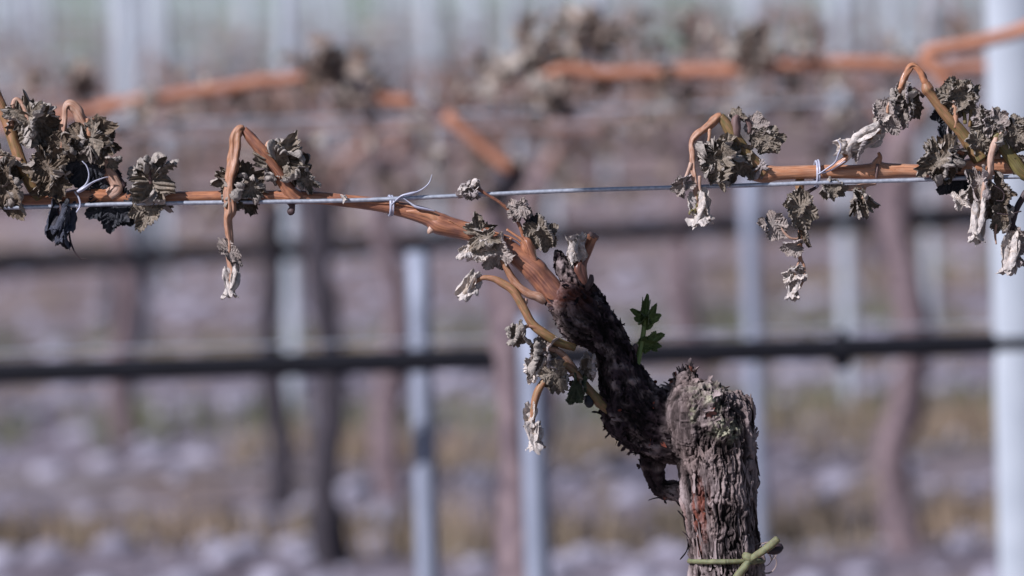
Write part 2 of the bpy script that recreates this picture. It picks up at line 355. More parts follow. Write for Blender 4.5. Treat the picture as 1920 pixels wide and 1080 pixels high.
# ------------------------------------------------------------------ leaf
def leaf_mesh(seed, nr=30, nth=168, bend=.3, wrap=.0, curl=.5, ruf=.10, crum=.055, pleat=.03, lob=1.0, shrink=1.0):
    """unit leaf: petiole at origin, midrib +y, upper face +z. returns V,F,lf,vein"""
    r = np.random.default_rng(seed)
    t = np.linspace(0, 1, nr)[1:]; th = np.linspace(-math.pi, math.pi, nth)
    T, TH = np.meshgrid(t, th, indexing='ij')
    av = np.array([0, 52, -52, 108, -108])*math.pi/180 + r.normal(size=5)*.06; ln = np.array([1, .86, .86, .68, .68])*(1+r.normal(size=5)*.05)
    dd = np.abs(TH[..., None]-av); k = np.argmin(dd, -1); dmin = np.take_along_axis(dd, k[..., None], -1)[..., 0]; sg = np.sign(TH-av[k])
    lob = lob*.6; Rr = .60+.40*lob*np.max(np.exp(-(dd/.36)**2)*((ln-.60)/.40), -1)
    teeth = .04*(1-np.abs(((TH*11/math.pi+r.random()) % 1)*2-1)) + .025*(1-np.abs(((TH*25/math.pi+r.random()) % 1)*2-1))
    Rr = Rr*(.93+teeth); a = np.abs(TH); Rr *= np.where(a > 2.55, 1-.75*((a-2.55)/(math.pi-2.55))**1.5, 1)
    rho = T*Rr
    nz = fbm(np.stack([np.cos(TH).ravel()*1.3, np.sin(TH).ravel()*1.3, 0*TH.ravel()+seed*.77], 1), seed, 2).reshape(TH.shape)
    cl = np.clip(curl*(1+1.5*nz), 0, 2.2)
    X0, Y0 = rho*np.sin(TH), rho*np.cos(TH)
    # pleats between secondary veins
    along = rho*np.cos(dmin); side = rho*np.sin(dmin)
    ph = (along-side*.75)*2*math.pi*(7.5)
    z = pleat*np.sin(ph)*np.clip(side/.10, 0, 1)*(.4+T) - .05*np.exp(-(side/.03)**2)*T*.5
    z += .8*ruf*T**2*(.8*np.sin(TH*5+r.random()*6+2*nz)+.45*np.sin(TH*11+r.random()*6+3*nz)+.15*np.sin(TH*21+4*nz))
    P = np.stack([X0.ravel(), Y0.ravel(), 0*X0.ravel()+seed*1.37], 1)
    z += crum*(fbm(P*2.6, seed+1, 3).reshape(z.shape))*1.6*(.3+T)
    z += crum*.28*fbm(P*9, seed+8, 3).reshape(z.shape)*(.3+.7*T)*2 + .018*np.sin(ph*1.9+nz*6)*np.clip(side/.05, 0, 1)*T
    # rolled margin
    rc = .12+.03*nz; r0_ = Rr*(1-.42*np.clip(cl, 0, 1.6)/1.6); ex = np.maximum(rho-r0_, 0); phi = np.clip(ex/rc*cl*1.3, 0, 4.6)
    rs = np.where(ex > 0, r0_ + np.where(phi > 1e-4, ex*np.sin(phi)/np.maximum(phi, 1e-4), ex), rho)
    rs = rs - z*np.sin(phi)
    z = z*np.cos(phi) + np.where(ex > 0, ex*(1-np.cos(phi))/np.maximum(phi, 1e-3), 0)
    x, y = rs*np.sin(TH), rs*np.cos(TH)
    q = np.stack([x.ravel(), y.ravel(), z.ravel()], 1)
    q[:, 0] += crum*.9*fbm(P*3.1+9, seed+2, 2)*T.ravel(); q[:, 1] += crum*.9*fbm(P*3.1+19, seed+3, 2)*T.ravel()
    q = np.vstack([[0, 0, 0], q])
    if wrap:                              # roll about the midrib
        s = np.sign(wrap); kx = abs(wrap)*3.0; xx = q[:, 0]*kx; rad = 1/kx - s*q[:, 2]
        q = np.stack([np.sin(xx)*rad, q[:, 1], s*(1/kx - np.cos(xx)*rad)], 1)
    if bend:                              # arch along the midrib
        s = np.sign(bend); kx = abs(bend)*2.2; yy = q[:, 1]*kx; rad = 1/kx + s*q[:, 2]
        q = np.stack([q[:, 0], np.sin(yy)*rad, -s*(1/kx - np.cos(yy)*rad)], 1)
    n1 = nr-1; F = [[0, 1+j+1, 1+j] for j in range(nth-1)]
    i = np.arange(n1-1)[:, None]*nth+1; j = np.arange(nth-1)[None, :]
    F += np.stack([i+j, i+j+1, i+nth+j+1, i+nth+j], -1).reshape(-1, 4).tolist()
    lf = np.vstack([[0, 0, 0], np.stack([X0.ravel(), Y0.ravel(), 0*X0.ravel()], 1)])
    ve = np.exp(-(side/.022)**2)+.7*np.clip(np.cos(ph), 0, 1)**8*np.clip(side/.05, 0, 1)
    ve = np.append([1.], np.clip(ve, 0, 1).ravel())
    return q*shrink, F, lf, ve
def frame(dirdeg, tilt=0, roll=0):
    """leaf frame in camera space: midrib points to dirdeg in the picture (0 right, 90 up); tilt turns the tip away from the viewer"""
    M = Matrix.Rotation(R(dirdeg-90), 3, 'Z') @ Matrix.Rotation(R(-tilt), 3, 'X') @ Matrix.Rotation(R(roll), 3, 'Y')
    return np.array(Matrix((r_, u_, -f_)).transposed() @ M)
def leaf(parent, x, y, d, size, dirdeg, tilt=0, roll=0, m=None, seed=None, name='leaf', label=None, squash=1.0, **kw):
    seed = seed if seed is not None else int(x*13+y*7) % 9973
    V, F, lf, ve = leaf_mesh(seed, **kw)
    V = V*np.array([squash, 1, 1])
    V = (V*size*.94*PX)@frame(dirdeg, tilt, roll).T + np.array(W(x, y, d))
    o = mk(name, V, F, m or M_leaf, parent, True, {'lf': lf+seed % 17, 'vein': ve})
    if label: o['label'] = label
    return o
def bud(parent, x, y, d, size, dirdeg=-90, n=4, m=None, seed=1, spread=24, name='dried_bud', narrow=.42, label=None):
    """tuft of folded dead leaflets hanging from (x, y)"""
    G = Geo(); r = np.random.default_rng(seed)
    for k in range(n):
        V, F, lf, ve = leaf_mesh(seed*31+k, nr=14, nth=64, bend=.35+.5*r.random(), wrap=.9, curl=.55, ruf=.07, crum=.12, pleat=.02, lob=.6)
        V = V*np.array([narrow*1.7, 1, narrow*1.7]); s = size*(.75+.4*r.random())
        az = k*360/n+r.random()*50
        M = np.array(Matrix((r_, u_, -f_)).transposed() @ (Matrix.Rotation(R(dirdeg-90), 3, 'Z') @ Matrix.Rotation(R(az), 3, 'Y') @ Matrix.Rotation(R(-spread*(.5+.8*r.random())), 3, 'X')))
        G.add((V*s*PX)@M.T + np.array(W(x+r.normal()*1.5, y+r.normal()*1.5, d)), tri_pad(F), {'lf': lf+k*3+seed % 13, 'vein': ve})
    V, F, A = tube([list(W(x, y, d))+[size*.09*PX], list(W(x+math.cos(R(dirdeg))*size*.3, y-math.sin(R(dirdeg))*size*.3, d))+[size*.14*PX], list(W(x+math.cos(R(dirdeg))*size*.5, y-math.sin(R(dirdeg))*size*.5, d))+[size*.03*PX]], 8, 2*PX, .2, 5, seed, (1, 1), .3)
    G.add(V, F, {'lf': V*60, 'vein': np.ones(len(V))})
    G.F = tri_clean(G.F)
    o = G.build(name, m or M_bud, parent)
    if label: o['label'] = label
    return o
def tri_pad(F): return [f if len(f) == 4 else [f[0], f[1], f[2], f[2]] for f in F]

# ================================================================== THE VINE IN FOCUS
base = W(1366, 1080, 0); base.z = 0
vine = thing('grapevine', 'old gnarled grapevine in sharp focus with a bent trunk and frost-withered shoots', 'grapevine', base, 'grapevines along the nearest wire')

def chain(rows, step=8):
    P = np.array([list(W(a, b, c))+[r*PX] for a, b, c, r in rows]); return spline(P, step*PX)
trunk_c = chain([(1366, 1190, 0, 66), (1360, 1085, 0, 63), (1352, 980, 0, 66), (1345, 900, 0, 70), (1338, 830, 0, 74), (1330, 780, 0, 76), (1328, 755, -4, 64), (1328, 738, -4, 44), (1328, 728, -4, 22)])
knob_c = chain([(1328, 870, 0, 40), (1322, 840, 2, 64), (1320, 800, 6, 76), (1320, 768, 8, 76), (1325, 742, 4, 58), (1328, 724, 0, 34), (1330, 716, 0, 14)])
ridge_c = chain([(1378, 830, -20, 14), (1396, 868, -24, 17), (1406, 898, -26, 16), (1396, 930, -26, 14), (1402, 980, -28, 16), (1410, 1030, -28, 18), (1412, 1190, -24, 20)])
shoulder_c = chain([(1378, 850, 0, 24), (1376, 800, 0, 33), (1374, 768, 0, 34), (1372, 748, 0, 26), (1370, 740, 0, 12)])
arm_c = chain([(1330, 820, -24, 30), (1290, 812, -22, 58), (1240, 800, -20, 62), (1190, 766, -12, 63), (1167, 712, -4, 46), (1152, 664, 4, 34), (1130, 626, 6, 39), (1098, 600, 8, 47), (1066, 570, 8, 40), (1040, 550, 6, 26)])
lip_c = chain([(1228, 845, -40, 28), (1226, 885, -46, 17), (1240, 914, -44, 15), (1280, 922, -30, 20), (1310, 925, -14, 22)])
spur_a = chain([(1100, 590, -8, 30), (1078, 545, -8, 23), (1062, 510, -6, 16), (1052, 485, -4, 12), (1046, 468, -4, 6)])
spur_b = chain([(1122, 590, -14, 24), (1106, 548, -14, 17), (1098, 530, -14, 12)])
cap_c = chain([(1282, 740, 0, 30), (1292, 712, 0, 19), (1299, 696, 0, 11)])
chains = [(c, tr) for c, tr in ((trunk_c, 0), (knob_c, 0), (arm_c, 1), (lip_c, 1), (spur_a, 1), (spur_b, 1), (cap_c, 0), (shoulder_c, 0), (ridge_c, 0))]
def rough_union(chs, vox):
    G = Geo()
    for c, _ in chs:
        V, F, A = tube(c, 26, 1.0, 0, 5, 1, rough=0)
        G.add(V, tri_pad(F))
    me = bpy.data.meshes.new('tmp'); me.from_pydata(np.concatenate(G.V).tolist(), [], tri_clean(G.F)); me.update()
    o = bpy.data.objects.new('tmp', me); COL.objects.link(o)
    md = o.modifiers.new('r', 'REMESH'); md.mode = 'VOXEL'; md.voxel_size = vox; md.use_smooth_shade = True
    sm = o.modifiers.new('s', 'SMOOTH'); sm.iterations = 6; sm.factor = .6
    dg = bpy.context.evaluated_depsgraph_get(); ev = o.evaluated_get(dg); m2 = bpy.data.meshes.new_from_object(ev)
    nv = len(m2.vertices); V = np.empty(nv*3, dtype=np.float32); m2.vertices.foreach_get('co', V); V = V.reshape(-1, 3).astype(float)
    Nn = np.empty(nv*3, dtype=np.float32); m2.vertex_normals.foreach_get('vector', Nn); Nn = Nn.reshape(-1, 3).astype(float)
    F = [list(p.vertices) for p in m2.polygons]
    bpy.data.objects.remove(o); bpy.data.meshes.remove(m2); bpy.data.meshes.remove(me)
    return V, Nn, F
V, Nn, F = rough_union([c for c in chains], .00055)
keep_z = W(1360, 1180, 0).z
def local(V, chs):
    best = np.full(len(V), 1e9); T = np.zeros((len(V), 3)); Q = np.zeros((len(V), 3)); S = np.zeros(len(V)); Wt = np.zeros(len(V)); idx = np.zeros(len(V), int); Tm = np.zeros((len(V), 3))
    for ci, (c, tr) in enumerate(chs):
        s = 0
        for a, b in zip(c[:-1], c[1:]):
            ab = b[:3]-a[:3]; L = np.linalg.norm(ab)
            if L < 1e-7: continue
            t = np.clip(((V-a[:3])@ab)/L**2, 0, 1); q = a[:3]+t[:, None]*ab; d = np.linalg.norm(V-q, axis=1)-(a[3]+(b[3]-a[3])*t)
            wgt = np.exp(-np.maximum(d, 0)/.004); Tm += (ab/L)[None]*wgt[:, None]
            u = d < best; best[u] = d[u]; T[u] = ab/L; Q[u] = (V-q)[u]; S[u] = s+t[u]*L; idx[u] = ci
            s += L
    Tm /= np.linalg.norm(Tm, axis=1)[:, None]+1e-9
    return T, Tm, Q, S, idx
px_of = lambda V: (960+((V-np.array(CAM))@np.array(r_))/((V-np.array(CAM))@np.array(f_))/TK, 540-((V-np.array(CAM))@np.array(u_))/((V-np.array(CAM))@np.array(f_))/TK)
T, Tm, Q, S, idx = local(V, chains)
X, Y = px_of(V)
def fibre(V, T, Q, S, F_, an):
    perp = Q - T*np.sum(Q*T, 1)[:, None]
    return perp*F_ + T*(S*F_*an)[:, None] + np.array([3.3, 7.7, 1.1])
knobm = np.exp(-(((X-1325)/75)**2+((Y-775)/62)**2)**1.5)          # knotted head: fibres swirl, less regular
mm = 1e-3
fb1 = fibre(V, T, Q, S, 290, .075); fb2 = fibre(V, T, Q, S, 700, .07); fb3 = fibre(V, T, Q, S, 120, .35)
wv = V*90; warp = np.stack([fbm(wv, 30, 2), fbm(wv+5, 31, 2), fbm(wv+9, 32, 2)], 1)*.9
rid = 1-np.abs(fbm(fb1+warp, 40, 3))*2.6; rid2 = 1-np.abs(fbm(fb2+warp*2, 44, 2))*2.4
plate = np.clip(fbm(fb1*.8+warp, 50, 2)*4, -1, 1)
iso = fbm(V*230, 60, 4); iso2 = 1-np.abs(fbm(V*420, 66, 3))*2.5
arm_m = np.isin(idx, [2, 3, 5, 4]).astype(float)
strip = (1-.6*knobm)
h = strip*(rid*.9+rid2*.45+plate*.55) + (.35+knobm*1.9+arm_m*.9)*iso*1.0 + iso2*(.1+.5*knobm+.35*arm_m) + fbm(V*60, 70, 2)*1.6 + fbm(fb3, 71, 2)*.8
# lumps and knots of the head
def blob(px, py, rx, ry, p=2): return np.exp(-((((X-px)/rx)**2+((Y-py)/ry)**2)**(p/2)))
front = ((Nn@np.array(-f_)) > -.2).astype(float)
lich = front*(blob(1357, 800, 27, 20, 4)+blob(1335, 752, 14, 12, 3)+.8*blob(1299, 772, 8, 20, 3)+blob(1366, 812, 20, 18, 3)+.6*blob(1350, 765, 9, 8)+.5*blob(1305, 735, 16, 10)+.6*blob(1345, 730, 26, 10, 3))
lich *= np.clip(.55+1.6*fbm(V*420, 81, 2), 0, 1); lich = np.clip(lich, 0, 1)
h += front*(4.2*blob(1350, 803, 30, 22, 3)+2.6*blob(1333, 752, 20, 13, 3)-3.2*blob(1337, 778, 24, 7)+2.5*blob(1299, 772, 9, 24, 3)-2.4*blob(1318, 820, 13, 26)+2.2*blob(1290, 735, 22, 16)-2.2*blob(1310, 752, 9, 14)-3*blob(1384, 762, 9, 12)+2*blob(1340, 722, 34, 9)+2*blob(1322, 857, 7, 22)-2*blob(1362, 838, 26, 4))*mm*0+0
hk = front*(4.2*blob(1350, 803, 30, 22, 3)+2.6*blob(1333, 752, 20, 13, 3)-3.2*blob(1337, 778, 24, 7)+2.5*blob(1299, 772, 9, 24, 3)-2.4*blob(1318, 820, 13, 26)+2.2*blob(1290, 735, 22, 16)-2.2*blob(1310, 752, 9, 14)-3*blob(1384, 762, 9, 12)+2*blob(1340, 722, 34, 9)+2*blob(1322, 857, 7, 22)-2*blob(1362, 838, 26, 4))
hk += lich*(1.3*np.abs(fbm(V*520, 91, 2))*3-1.0)
smooth_l = blob(1268, 805, 32, 80, 3)*front                           # smooth swirl on the left flank of the head
fb4 = fibre(V, T, Q, S, 260, .07); fis = np.clip(1-np.abs(fbm(fb4+warp*.8, 47, 2))/.11, 0, 1)+.7*np.clip(1-np.abs(fbm(fb4*1.9+warp, 48, 2))/.12, 0, 1)
h -= fis*2.3*(1-.55*knobm)*(1-.6*arm_m)
h = h*(1-.8*smooth_l)+smooth_l*(.9*vn(fb2*np.array([1.0,1.0,1.0]), 77)+.3*rid)
h = np.clip(h-h.mean(), -2.8, 2.6)
V2 = V + Nn*((h*1.15*(1-.25*arm_m)+hk*.6)*mm)[:, None]
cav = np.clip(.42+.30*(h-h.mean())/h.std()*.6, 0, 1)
print('H', h.mean(), h.std())
red = .55*np.clip(front*(blob(1308, 955, 20, 50, 3)*np.clip(.2+2.5*fbm(fb1, 95, 2), 0, 1)+.8*blob(1320, 1025, 14, 22)*np.clip(2.5*fbm(fb1, 96, 2), 0, 1)+.55*blob(1060, 555, 40, 22)), 0, 1)
fibattr = fibre(V, T, Q, S, 1100, .16)
lowr = V[:, 2] < keep_z
trunk = mk('trunk', V2, F, M_bark, vine, True, {'fib': fibattr, 'cav': cav, 'lichen': lich, 'redwood': red, 'dark_arm_shade': np.clip(fbm(V*160, 97, 2)*1.5+.95, 0, 1)*arm_m*np.clip((1262-X)/24, 0, 1)*np.clip((X-1040)/60, .35, 1)})  # last attribute paints the shadow band into the arm's dark bark
trunk['label'] = 'twisted trunk with shaggy bark and a knotted lichen-spotted head'

V_, F_, A_ = tube([list(W(1395, 2830, 0))+[.034], list(W(1380, 2300, 0))+[.027], list(W(1366, 1600, 0))+[.023], list(W(1365, 1300, 0))+[.0215], list(W(1364, 1150, 0))+[.021]], 60, .003, .12, 16, 3, (.5, .5), .12)
o = mk('lower_trunk', V_, tri_clean(F_), M_bark, vine, True, {'fib': A_['fib']*3, 'cav': np.full(len(V_), .5), 'lichen': np.zeros(len(V_)), 'redwood': np.zeros(len(V_))})

# loose strips of bark
def flakes(V, Nn, T, sel, n, Lr, Wr, lift, seed, tw=.3, chunk=None):
    r = np.random.default_rng(seed); ids = r.choice(np.nonzero(sel)[0], n); G = chunk or Geo()
    for i in ids:
        p = V[i]; nn = Nn[i]; arm_shd = float(arm_m[i] > 0 and X[i] < 1255); t = T[i]-nn*(T[i]@nn); t /= np.linalg.norm(t)+1e-9  # flakes on the arm take the same painted shade
        if r.random() < .4: t = -t
        b = np.cross(nn, t); a = r.normal()*tw; t, b = t*math.cos(a)+b*math.sin(a), b*math.cos(a)-t*math.sin(a)
        L = r.uniform(*Lr)*PX; wd = r.uniform(*Wr)*PX; lf = r.uniform(*lift)*PX; m = 9; vs = []
        ph = r.random()*6; fibs = []
        for k in range(m):
            s = k/(m-1); ww = wd*(1-.55*s**4)*(.8+.35*math.sin(ph+s*7)); c = p+t*L*s*(1-.25*s*lf/(L+1e-9))+nn*(lf*s*s-.0008*(1-s))+b*math.sin(ph+s*3)*wd*.5
            e = nn*ww*.35*(1+s)
            vs += [c-b*ww+e, c-nn*.0002, c+b*ww+e*(.4+r.random()*.6)]
            fibs += [[-1, 0, s*L*150], [0, 0, s*L*150], [1, 0, s*L*150]]
        Fq = []
        for k in range(m-1):
            q = k*3; Fq += [[q, q+1, q+4, q+3], [q+1, q+2, q+5, q+4]]
        nv = len(vs); v = np.array(vs); th = -nn*.00025
        Fb = [[a_+nv for a_ in f[::-1]] for f in Fq]
        G.add(np.vstack([v, v+th]), Fq+Fb, {'fib': np.array(fibs+fibs)*1.0+r.random()*20, 'cav': np.full(2*nv, r.uniform(.25, .95)), 'lichen': np.zeros(2*nv), 'redwood': np.full(2*nv, float(r.random() < .03)*.6), 'dark_arm_shade': np.full(2*nv, arm_shd)})
    return G
view = (Y < 1200)
sT = view & (idx == 0) & (Y > 800)
G = flakes(V2, Nn, Tm, sT & (smooth_l < .35), 230, (22, 80), (2.2, 5.0), (.3, 2.8), 1, .1)
flakes(V2, Nn, Tm, view & (idx <= 1) & (Y < 860) & (smooth_l < .3), 120, (8, 22), (3, 8), (1, 6), 2, .6, G)
flakes(V2, Nn, Tm, view & (arm_m > 0), 430, (6, 20), (2.5, 6.0), (.5, 5), 3, .6, G)
flakes(V2, Nn, Tm, view & (X < 1300) & (Y > 925) & (Y < 1080), 22, (20, 45), (2.5, 5), (5, 16), 4, .2, G)
flakes(V2, Nn, Tm, view & (idx == 6), 60, (8, 24), (3, 6), (4, 12), 5, .7, G)
flakes(V2, Nn, Tm, view & (Y > 770) & (Y < 850) & (X > 1125) & (X < 1215) & ((Nn@np.array(u_)) < -.1), 40, (8, 18), (2.5, 4.5), (6, 16), 6, .9, G)
fl = G.build('loose_bark', M_bark, vine, True); fl['label'] = 'loose shreds of grey bark peeling off the trunk'
# curled bark peel near the tie
G = Geo()
for k, (cx, cy, rr, a0, a1) in enumerate([(1428, 1040, 22, 200, -40), (1432, 1048, 14, 170, -100), (1440, 1034, 17, 150, -60), (1425, 1052, 10, 250, 20), (1436, 1055, 20, 60, -120)]):
    pts = [list(W(cx+rr*math.cos(R(a)), cy-rr*math.sin(R(a)), 20+6*math.sin(a/40)+k*4))+[(2.0+.5*k % 2)*PX] for a in np.linspace(a0, a1, 12)]
    V_, F_, A_ = tube(pts, 8, 2*PX, .25, 5, k, (.5, .5), .3, True, .35)
    G.add(V_, tri_pad(F_), {'fib': A_['fib'], 'cav': np.full(len(V_), .8), 'lichen': np.zeros(len(V_)), 'redwood': np.zeros(len(V_))})
G.F = tri_clean(G.F); o = G.build('bark_peel', M_bark, vine); o['label'] = 'curled ribbons of bark beside the green tie'

# ---- main cane to the left
cane = stem('cane', [(1075, 590, 2, 22), (1045, 558, 10, 24), (1015, 522, 13, 22), (1003, 507, 13, 24), (985, 492, 12, 21), (950, 465, 10, 19), (905, 441, 6, 18), (868, 431, 3, 17.5), (838, 424, 2, 19), (822, 418, 1, 20), (805, 408, 0, 16), (770, 397, -1, 14.5), (720, 386, -2, 13), (660, 378, -3, 12), (600, 372, -3, 11.5), (560, 370, -3, 13), (545, 370, -3, 14), (520, 368, -3, 11), (440, 367, -4, 11), (350, 371, -4, 12), (260, 372, -4, 12.5), (190, 367, -4, 13), (150, 368, -5, 14), (100, 372, -6, 11), (0, 376, -8, 11), (-60, 378, -8, 11)],
            M_cane, vine, (.1, .5), 28, .03, 5, .05, 2.2)
cane['label'] = 'reddish brown cane running left along the wire'
stem('cane_spur', [(822, 415, 8, 11), (806, 404, 12, 9), (780, 398, 12, 5), (762, 396, 11, 3)], M_cane, cane, (.7, .5), 12)
stem('bud_scar', [(545, 378, 2, 9), (548, 388, 3, 6), (545, 398, 3, 8), (543, 403, 3, 3)], M_wet, cane, (.5, .4), 12, .15)
stem('bud_scar', [(812, 428, 8, 7), (806, 434, 9, 5), (803, 438, 9, 2)], M_stem, cane, (.9, 1), 10, .2)
stem('bark_strand', [(1010, 505, 20, 3.5), (975, 455, 22, 3), (930, 437, 20, 3.6), (880, 431, 20, 2.5), (840, 412, 20, 1.5)], M_cane, cane, (.4, .5), 8, .2, flat=.5)
stem('bark_strand', [(650, 376, 10, 3), (700, 380, 11, 5), (750, 384, 11, 4.5), (800, 394, 12, 2)], M_cane, cane, (.3, .6), 8, .2, flat=.5)
# short spurs near the head
sp = stem('spur', [(1012, 520, 10, 13), (1003, 500, 16, 12.5), (996, 480, 20, 10), (990, 466, 22, 10.5), (985, 452, 22, 8), (983, 446, 22, 4)], M_cane, vine, (.35, .2), 18, .22, 11, .2)
stem('bark_strand', [(1002, 492, 26, 4), (984, 455, 28, 3), (950, 430, 27, 2)], M_cane, sp, (.4, .6), 8, .2)
sp2 = stem('spur', [(1102, 552, -6, 12), (1092, 522, -4, 11.5), (1086, 502, -4, 13), (1093, 482, -4, 10), (1103, 462, -4, 9), (1112, 443, -4, 9.5)], M_cane, vine, (-.3, .3), 18, .25, 12, .22)
stem('cut_end', [(1111, 446, -4, 9.8), (1115, 439, -4, 9)], M_wet, sp2, (.9, 1), 14, .1)
bud(sp2, 1082, 468, 14, 50, 95, 5, M_bud, 3, 14, narrow=.5)
bud(sp2, 1074, 490, 0, 24, 120, 3, M_leafp, 4, 20)
stem('wood_fragment', [(1098, 545, 12, 4), (1106, 528, 14, 6), (1108, 515, 14, 3)], M_wet, sp2, (.5, .5), 8, .4)

# ---- leaves round the head
K = dict
leaf(sp, 972, 388, 28, 40, -82, -15, 10, M_leafp, 21, bend=.15, wrap=-.12, curl=.75, ruf=.14)
leaf(sp, 978, 400, 24, 36, 100, -20, 0, M_leafp, 22, bend=.1, curl=.7, ruf=.15)
leaf(sp, 1000, 425, 10, 38, 25, 20, 30, M_blue, 23, bend=.6, curl=.8)
leaf(sp, 1012, 430, 20, 58, -58, 10, 25, M_leaf, 24, bend=.3, wrap=.5, curl=.8)
leaf(sp, 1022, 440, 14, 46, -80, 0, -30, M_leaf, 25, bend=.4, wrap=.5, curl=.6)
leaf(cane, 900, 440, 26, 64, 10, 25, -20, M_leaf, 26, bend=.55, wrap=.35, curl=.9, ruf=.16)
leaf(cane, 915, 448, 34, 46, -160, 15, 20, M_leaf, 27, bend=.5, wrap=.4, curl=.9, ruf=.16)
leaf(cane, 930, 470, 30, 58, -72, 5, 15, M_leafp, 28, bend=.3, wrap=.55, curl=.6, ruf=.12)
leaf(cane, 905, 472, 30, 54, -170, 10, 30, M_bud, 29, bend=.5, wrap=.6, curl=.9)
leaf(cane, 880, 480, 34, 40, 175, 0, 60, M_bud, 30, bend=.6, wrap=.6, curl=.9)
leaf(cane, 895, 462, 20, 42, 140, 30, 0, M_bud, 31, bend=.7, wrap=.4, curl=.9)
stem('petiole', [(960, 445, 20, 3.5), (948, 462, 26, 3), (938, 480, 28, 2.5)], M_stem, cane, (.5, .7), 8)
# thin stem over the wire with a dead leaf
so_ = stem('tendril', [(990, 470, 14, 4), (968, 410, 16, 3.5), (940, 382, 22, 3.2), (912, 364, 26, 3), (897, 354, 26, 3), (885, 353, 26, 2.5)], M_cane, vine, (.3, .1), 10, .15)
leaf(so_, 882, 356, 30, 40, 178, 10, 30, M_leafp, 33, bend=.8, wrap=.4, curl=1.1, ruf=.2)
leaf(so_, 882, 354, 28, 34, -150, 25, -40, M_bud, 34, bend=.8, wrap=.6, curl=1.1, ruf=.2)
leaf(so_, 878, 360, 30, 28, 60, 10, 30, M_leafp, 35, bend=.8, wrap=.4, curl=1.1, ruf=.2)
leaf(so_, 886, 362, 32, 26, -40, 10, 30, M_leafp, 36, bend=.5, wrap=.4, curl=1.1, ruf=.2)

# ---- yellow lower shoots
s1 = stem('shoot', [(1078, 652, 22, 7), (1050, 643, 30, 8), (1020, 625, 34, 9), (998, 607, 34, 8.5), (980, 575, 34, 8), (962, 545, 33, 8), (940, 530, 32, 7.5), (925, 523, 32, 6), (905, 521, 32, 4.5), (890, 530, 32, 4), (884, 540, 32, 3)], M_stem, vine, (.12, .5), 16, .05, 15, .05)
stem('petiole', [(1018, 626, 38, 4), (1004, 615, 40, 3.5), (990, 612, 42, 3), (978, 620, 42, 3), (972, 628, 42, 3)], M_stem, s1, (.6, .4), 8)
leaf(s1, 972, 622, 42, 48, -75, 20, 20, M_leaf, 37, bend=.7, wrap=.9, curl=.8, ruf=.14)
leaf(s1, 968, 626, 38, 40, -110, 10, -60, M_leaf, 38, bend=.7, wrap=.9, curl=.8, ruf=.14)
bud(s1, 888, 530, 32, 44, -98, 2, M_bud, 6, 16, narrow=.36)
bud(s1, 882, 534, 30, 50, -122, 2, M_bud, 7, 12, narrow=.34)
s1b = stem('shoot', [(1022, 566, 20, 7), (1008, 556, 24, 9), (994, 552, 25, 8), (975, 540, 25, 7.5), (960, 522, 24, 7), (948, 500, 24, 6.5), (940, 480, 24, 5)], M_stem, vine, (.85, .3), 14, .08, 16, .1)
stem('node', [(986, 560, 28, 4), (984, 568, 28, 5), (984, 574, 28, 3)], M_stem, s1b, (.9, 1), 8)
s2 = stem('shoot', [(1142, 770, 16, 9), (1122, 752, 24, 10), (1105, 732, 28, 9), (1088, 712, 30, 8), (1070, 692, 32, 7.5), (1055, 685, 33, 7), (1040, 692, 34, 6.5), (1022, 712, 34, 6.5), (1008, 735, 34, 7), (1000, 765, 34, 6), (998, 790, 34, 5)], M_stem, vine, (.1, .45), 16, .06, 17, .06)
s3 = stem('shoot', [(1100, 722, 10, 6), (1080, 695, 16, 6), (1062, 672, 22, 6), (1045, 658, 24, 6), (1025, 655, 24, 4.5), (1010, 662, 24, 3.5)], M_stem, vine, (.5, .9), 14, .06, 18, .06)
stem('petiole', [(1092, 712, 36, 3), (1078, 702, 40, 2.6), (1066, 705, 42, 2.4)], M_stem, s2, (.8, .6), 8)
leaf(s3, 1022, 652, 26, 56, -105, 5, 30, M_leafp, 40, bend=.4, wrap=.8, curl=.7, ruf=.14)
leaf(s3, 1010, 662, 26, 62, -95, 0, -40, M_leaf, 41, bend=.4, wrap=.9, curl=.7, ruf=.14)
leaf(s3, 1004, 690, 24, 46, -120, 0, 30, M_bud, 42, bend=.5, wrap=.8, curl=.7)
leaf(s3, 1022, 680, 30, 46, -70, 0, 30, M_leafp, 47, bend=.5, wrap=.7, curl=.7)
leaf(s2, 1040, 700, 44, 50, -55, 5, 10, M_leaf, 43, bend=.5, wrap=.5, curl=.8, ruf=.16)
leaf(s2, 1050, 712, 42, 44, -100, 10, 30, M_leaf, 44, bend=.5, wrap=.5, curl=.8, ruf=.16)
leaf(s2, 1080, 725, 42, 50, -108, 0, -20, M_dgreen, 45, bend=.3, wrap=.7, curl=.5, squash=.7)
leaf(s2, 1086, 728, 34, 42, -80, 20, 30, M_leafb, 46, bend=.5, wrap=.6, curl=.6, squash=.7)
leaf(s2, 1108, 685, 30, 44, -88, 0, 40, M_leafp, 48, bend=.5, wrap=.8, curl=.8)
leaf(s2, 1100, 690, 26, 36, -120, 0, 0, M_leafb, 49, bend=.5, wrap=.8, curl=.8)
bud(s2, 998, 778, 34, 44, -100, 3, M_bud, 8, 22, narrow=.3)
bud(s2, 1002, 812, 34, 48, -84, 4, M_bud, 9, 20, narrow=.34)
stem('petiole', [(998, 770, 36, 2), (992, 795, 36, 2), (998, 820, 36, 2)], M_stem, s2, (.8, 1), 6)
stem('bud_scar', [(1100, 742, 30, 5), (1104, 756, 30, 9), (1104, 764, 30, 4)], M_blue, s2, (.8, 1), 8, .2)

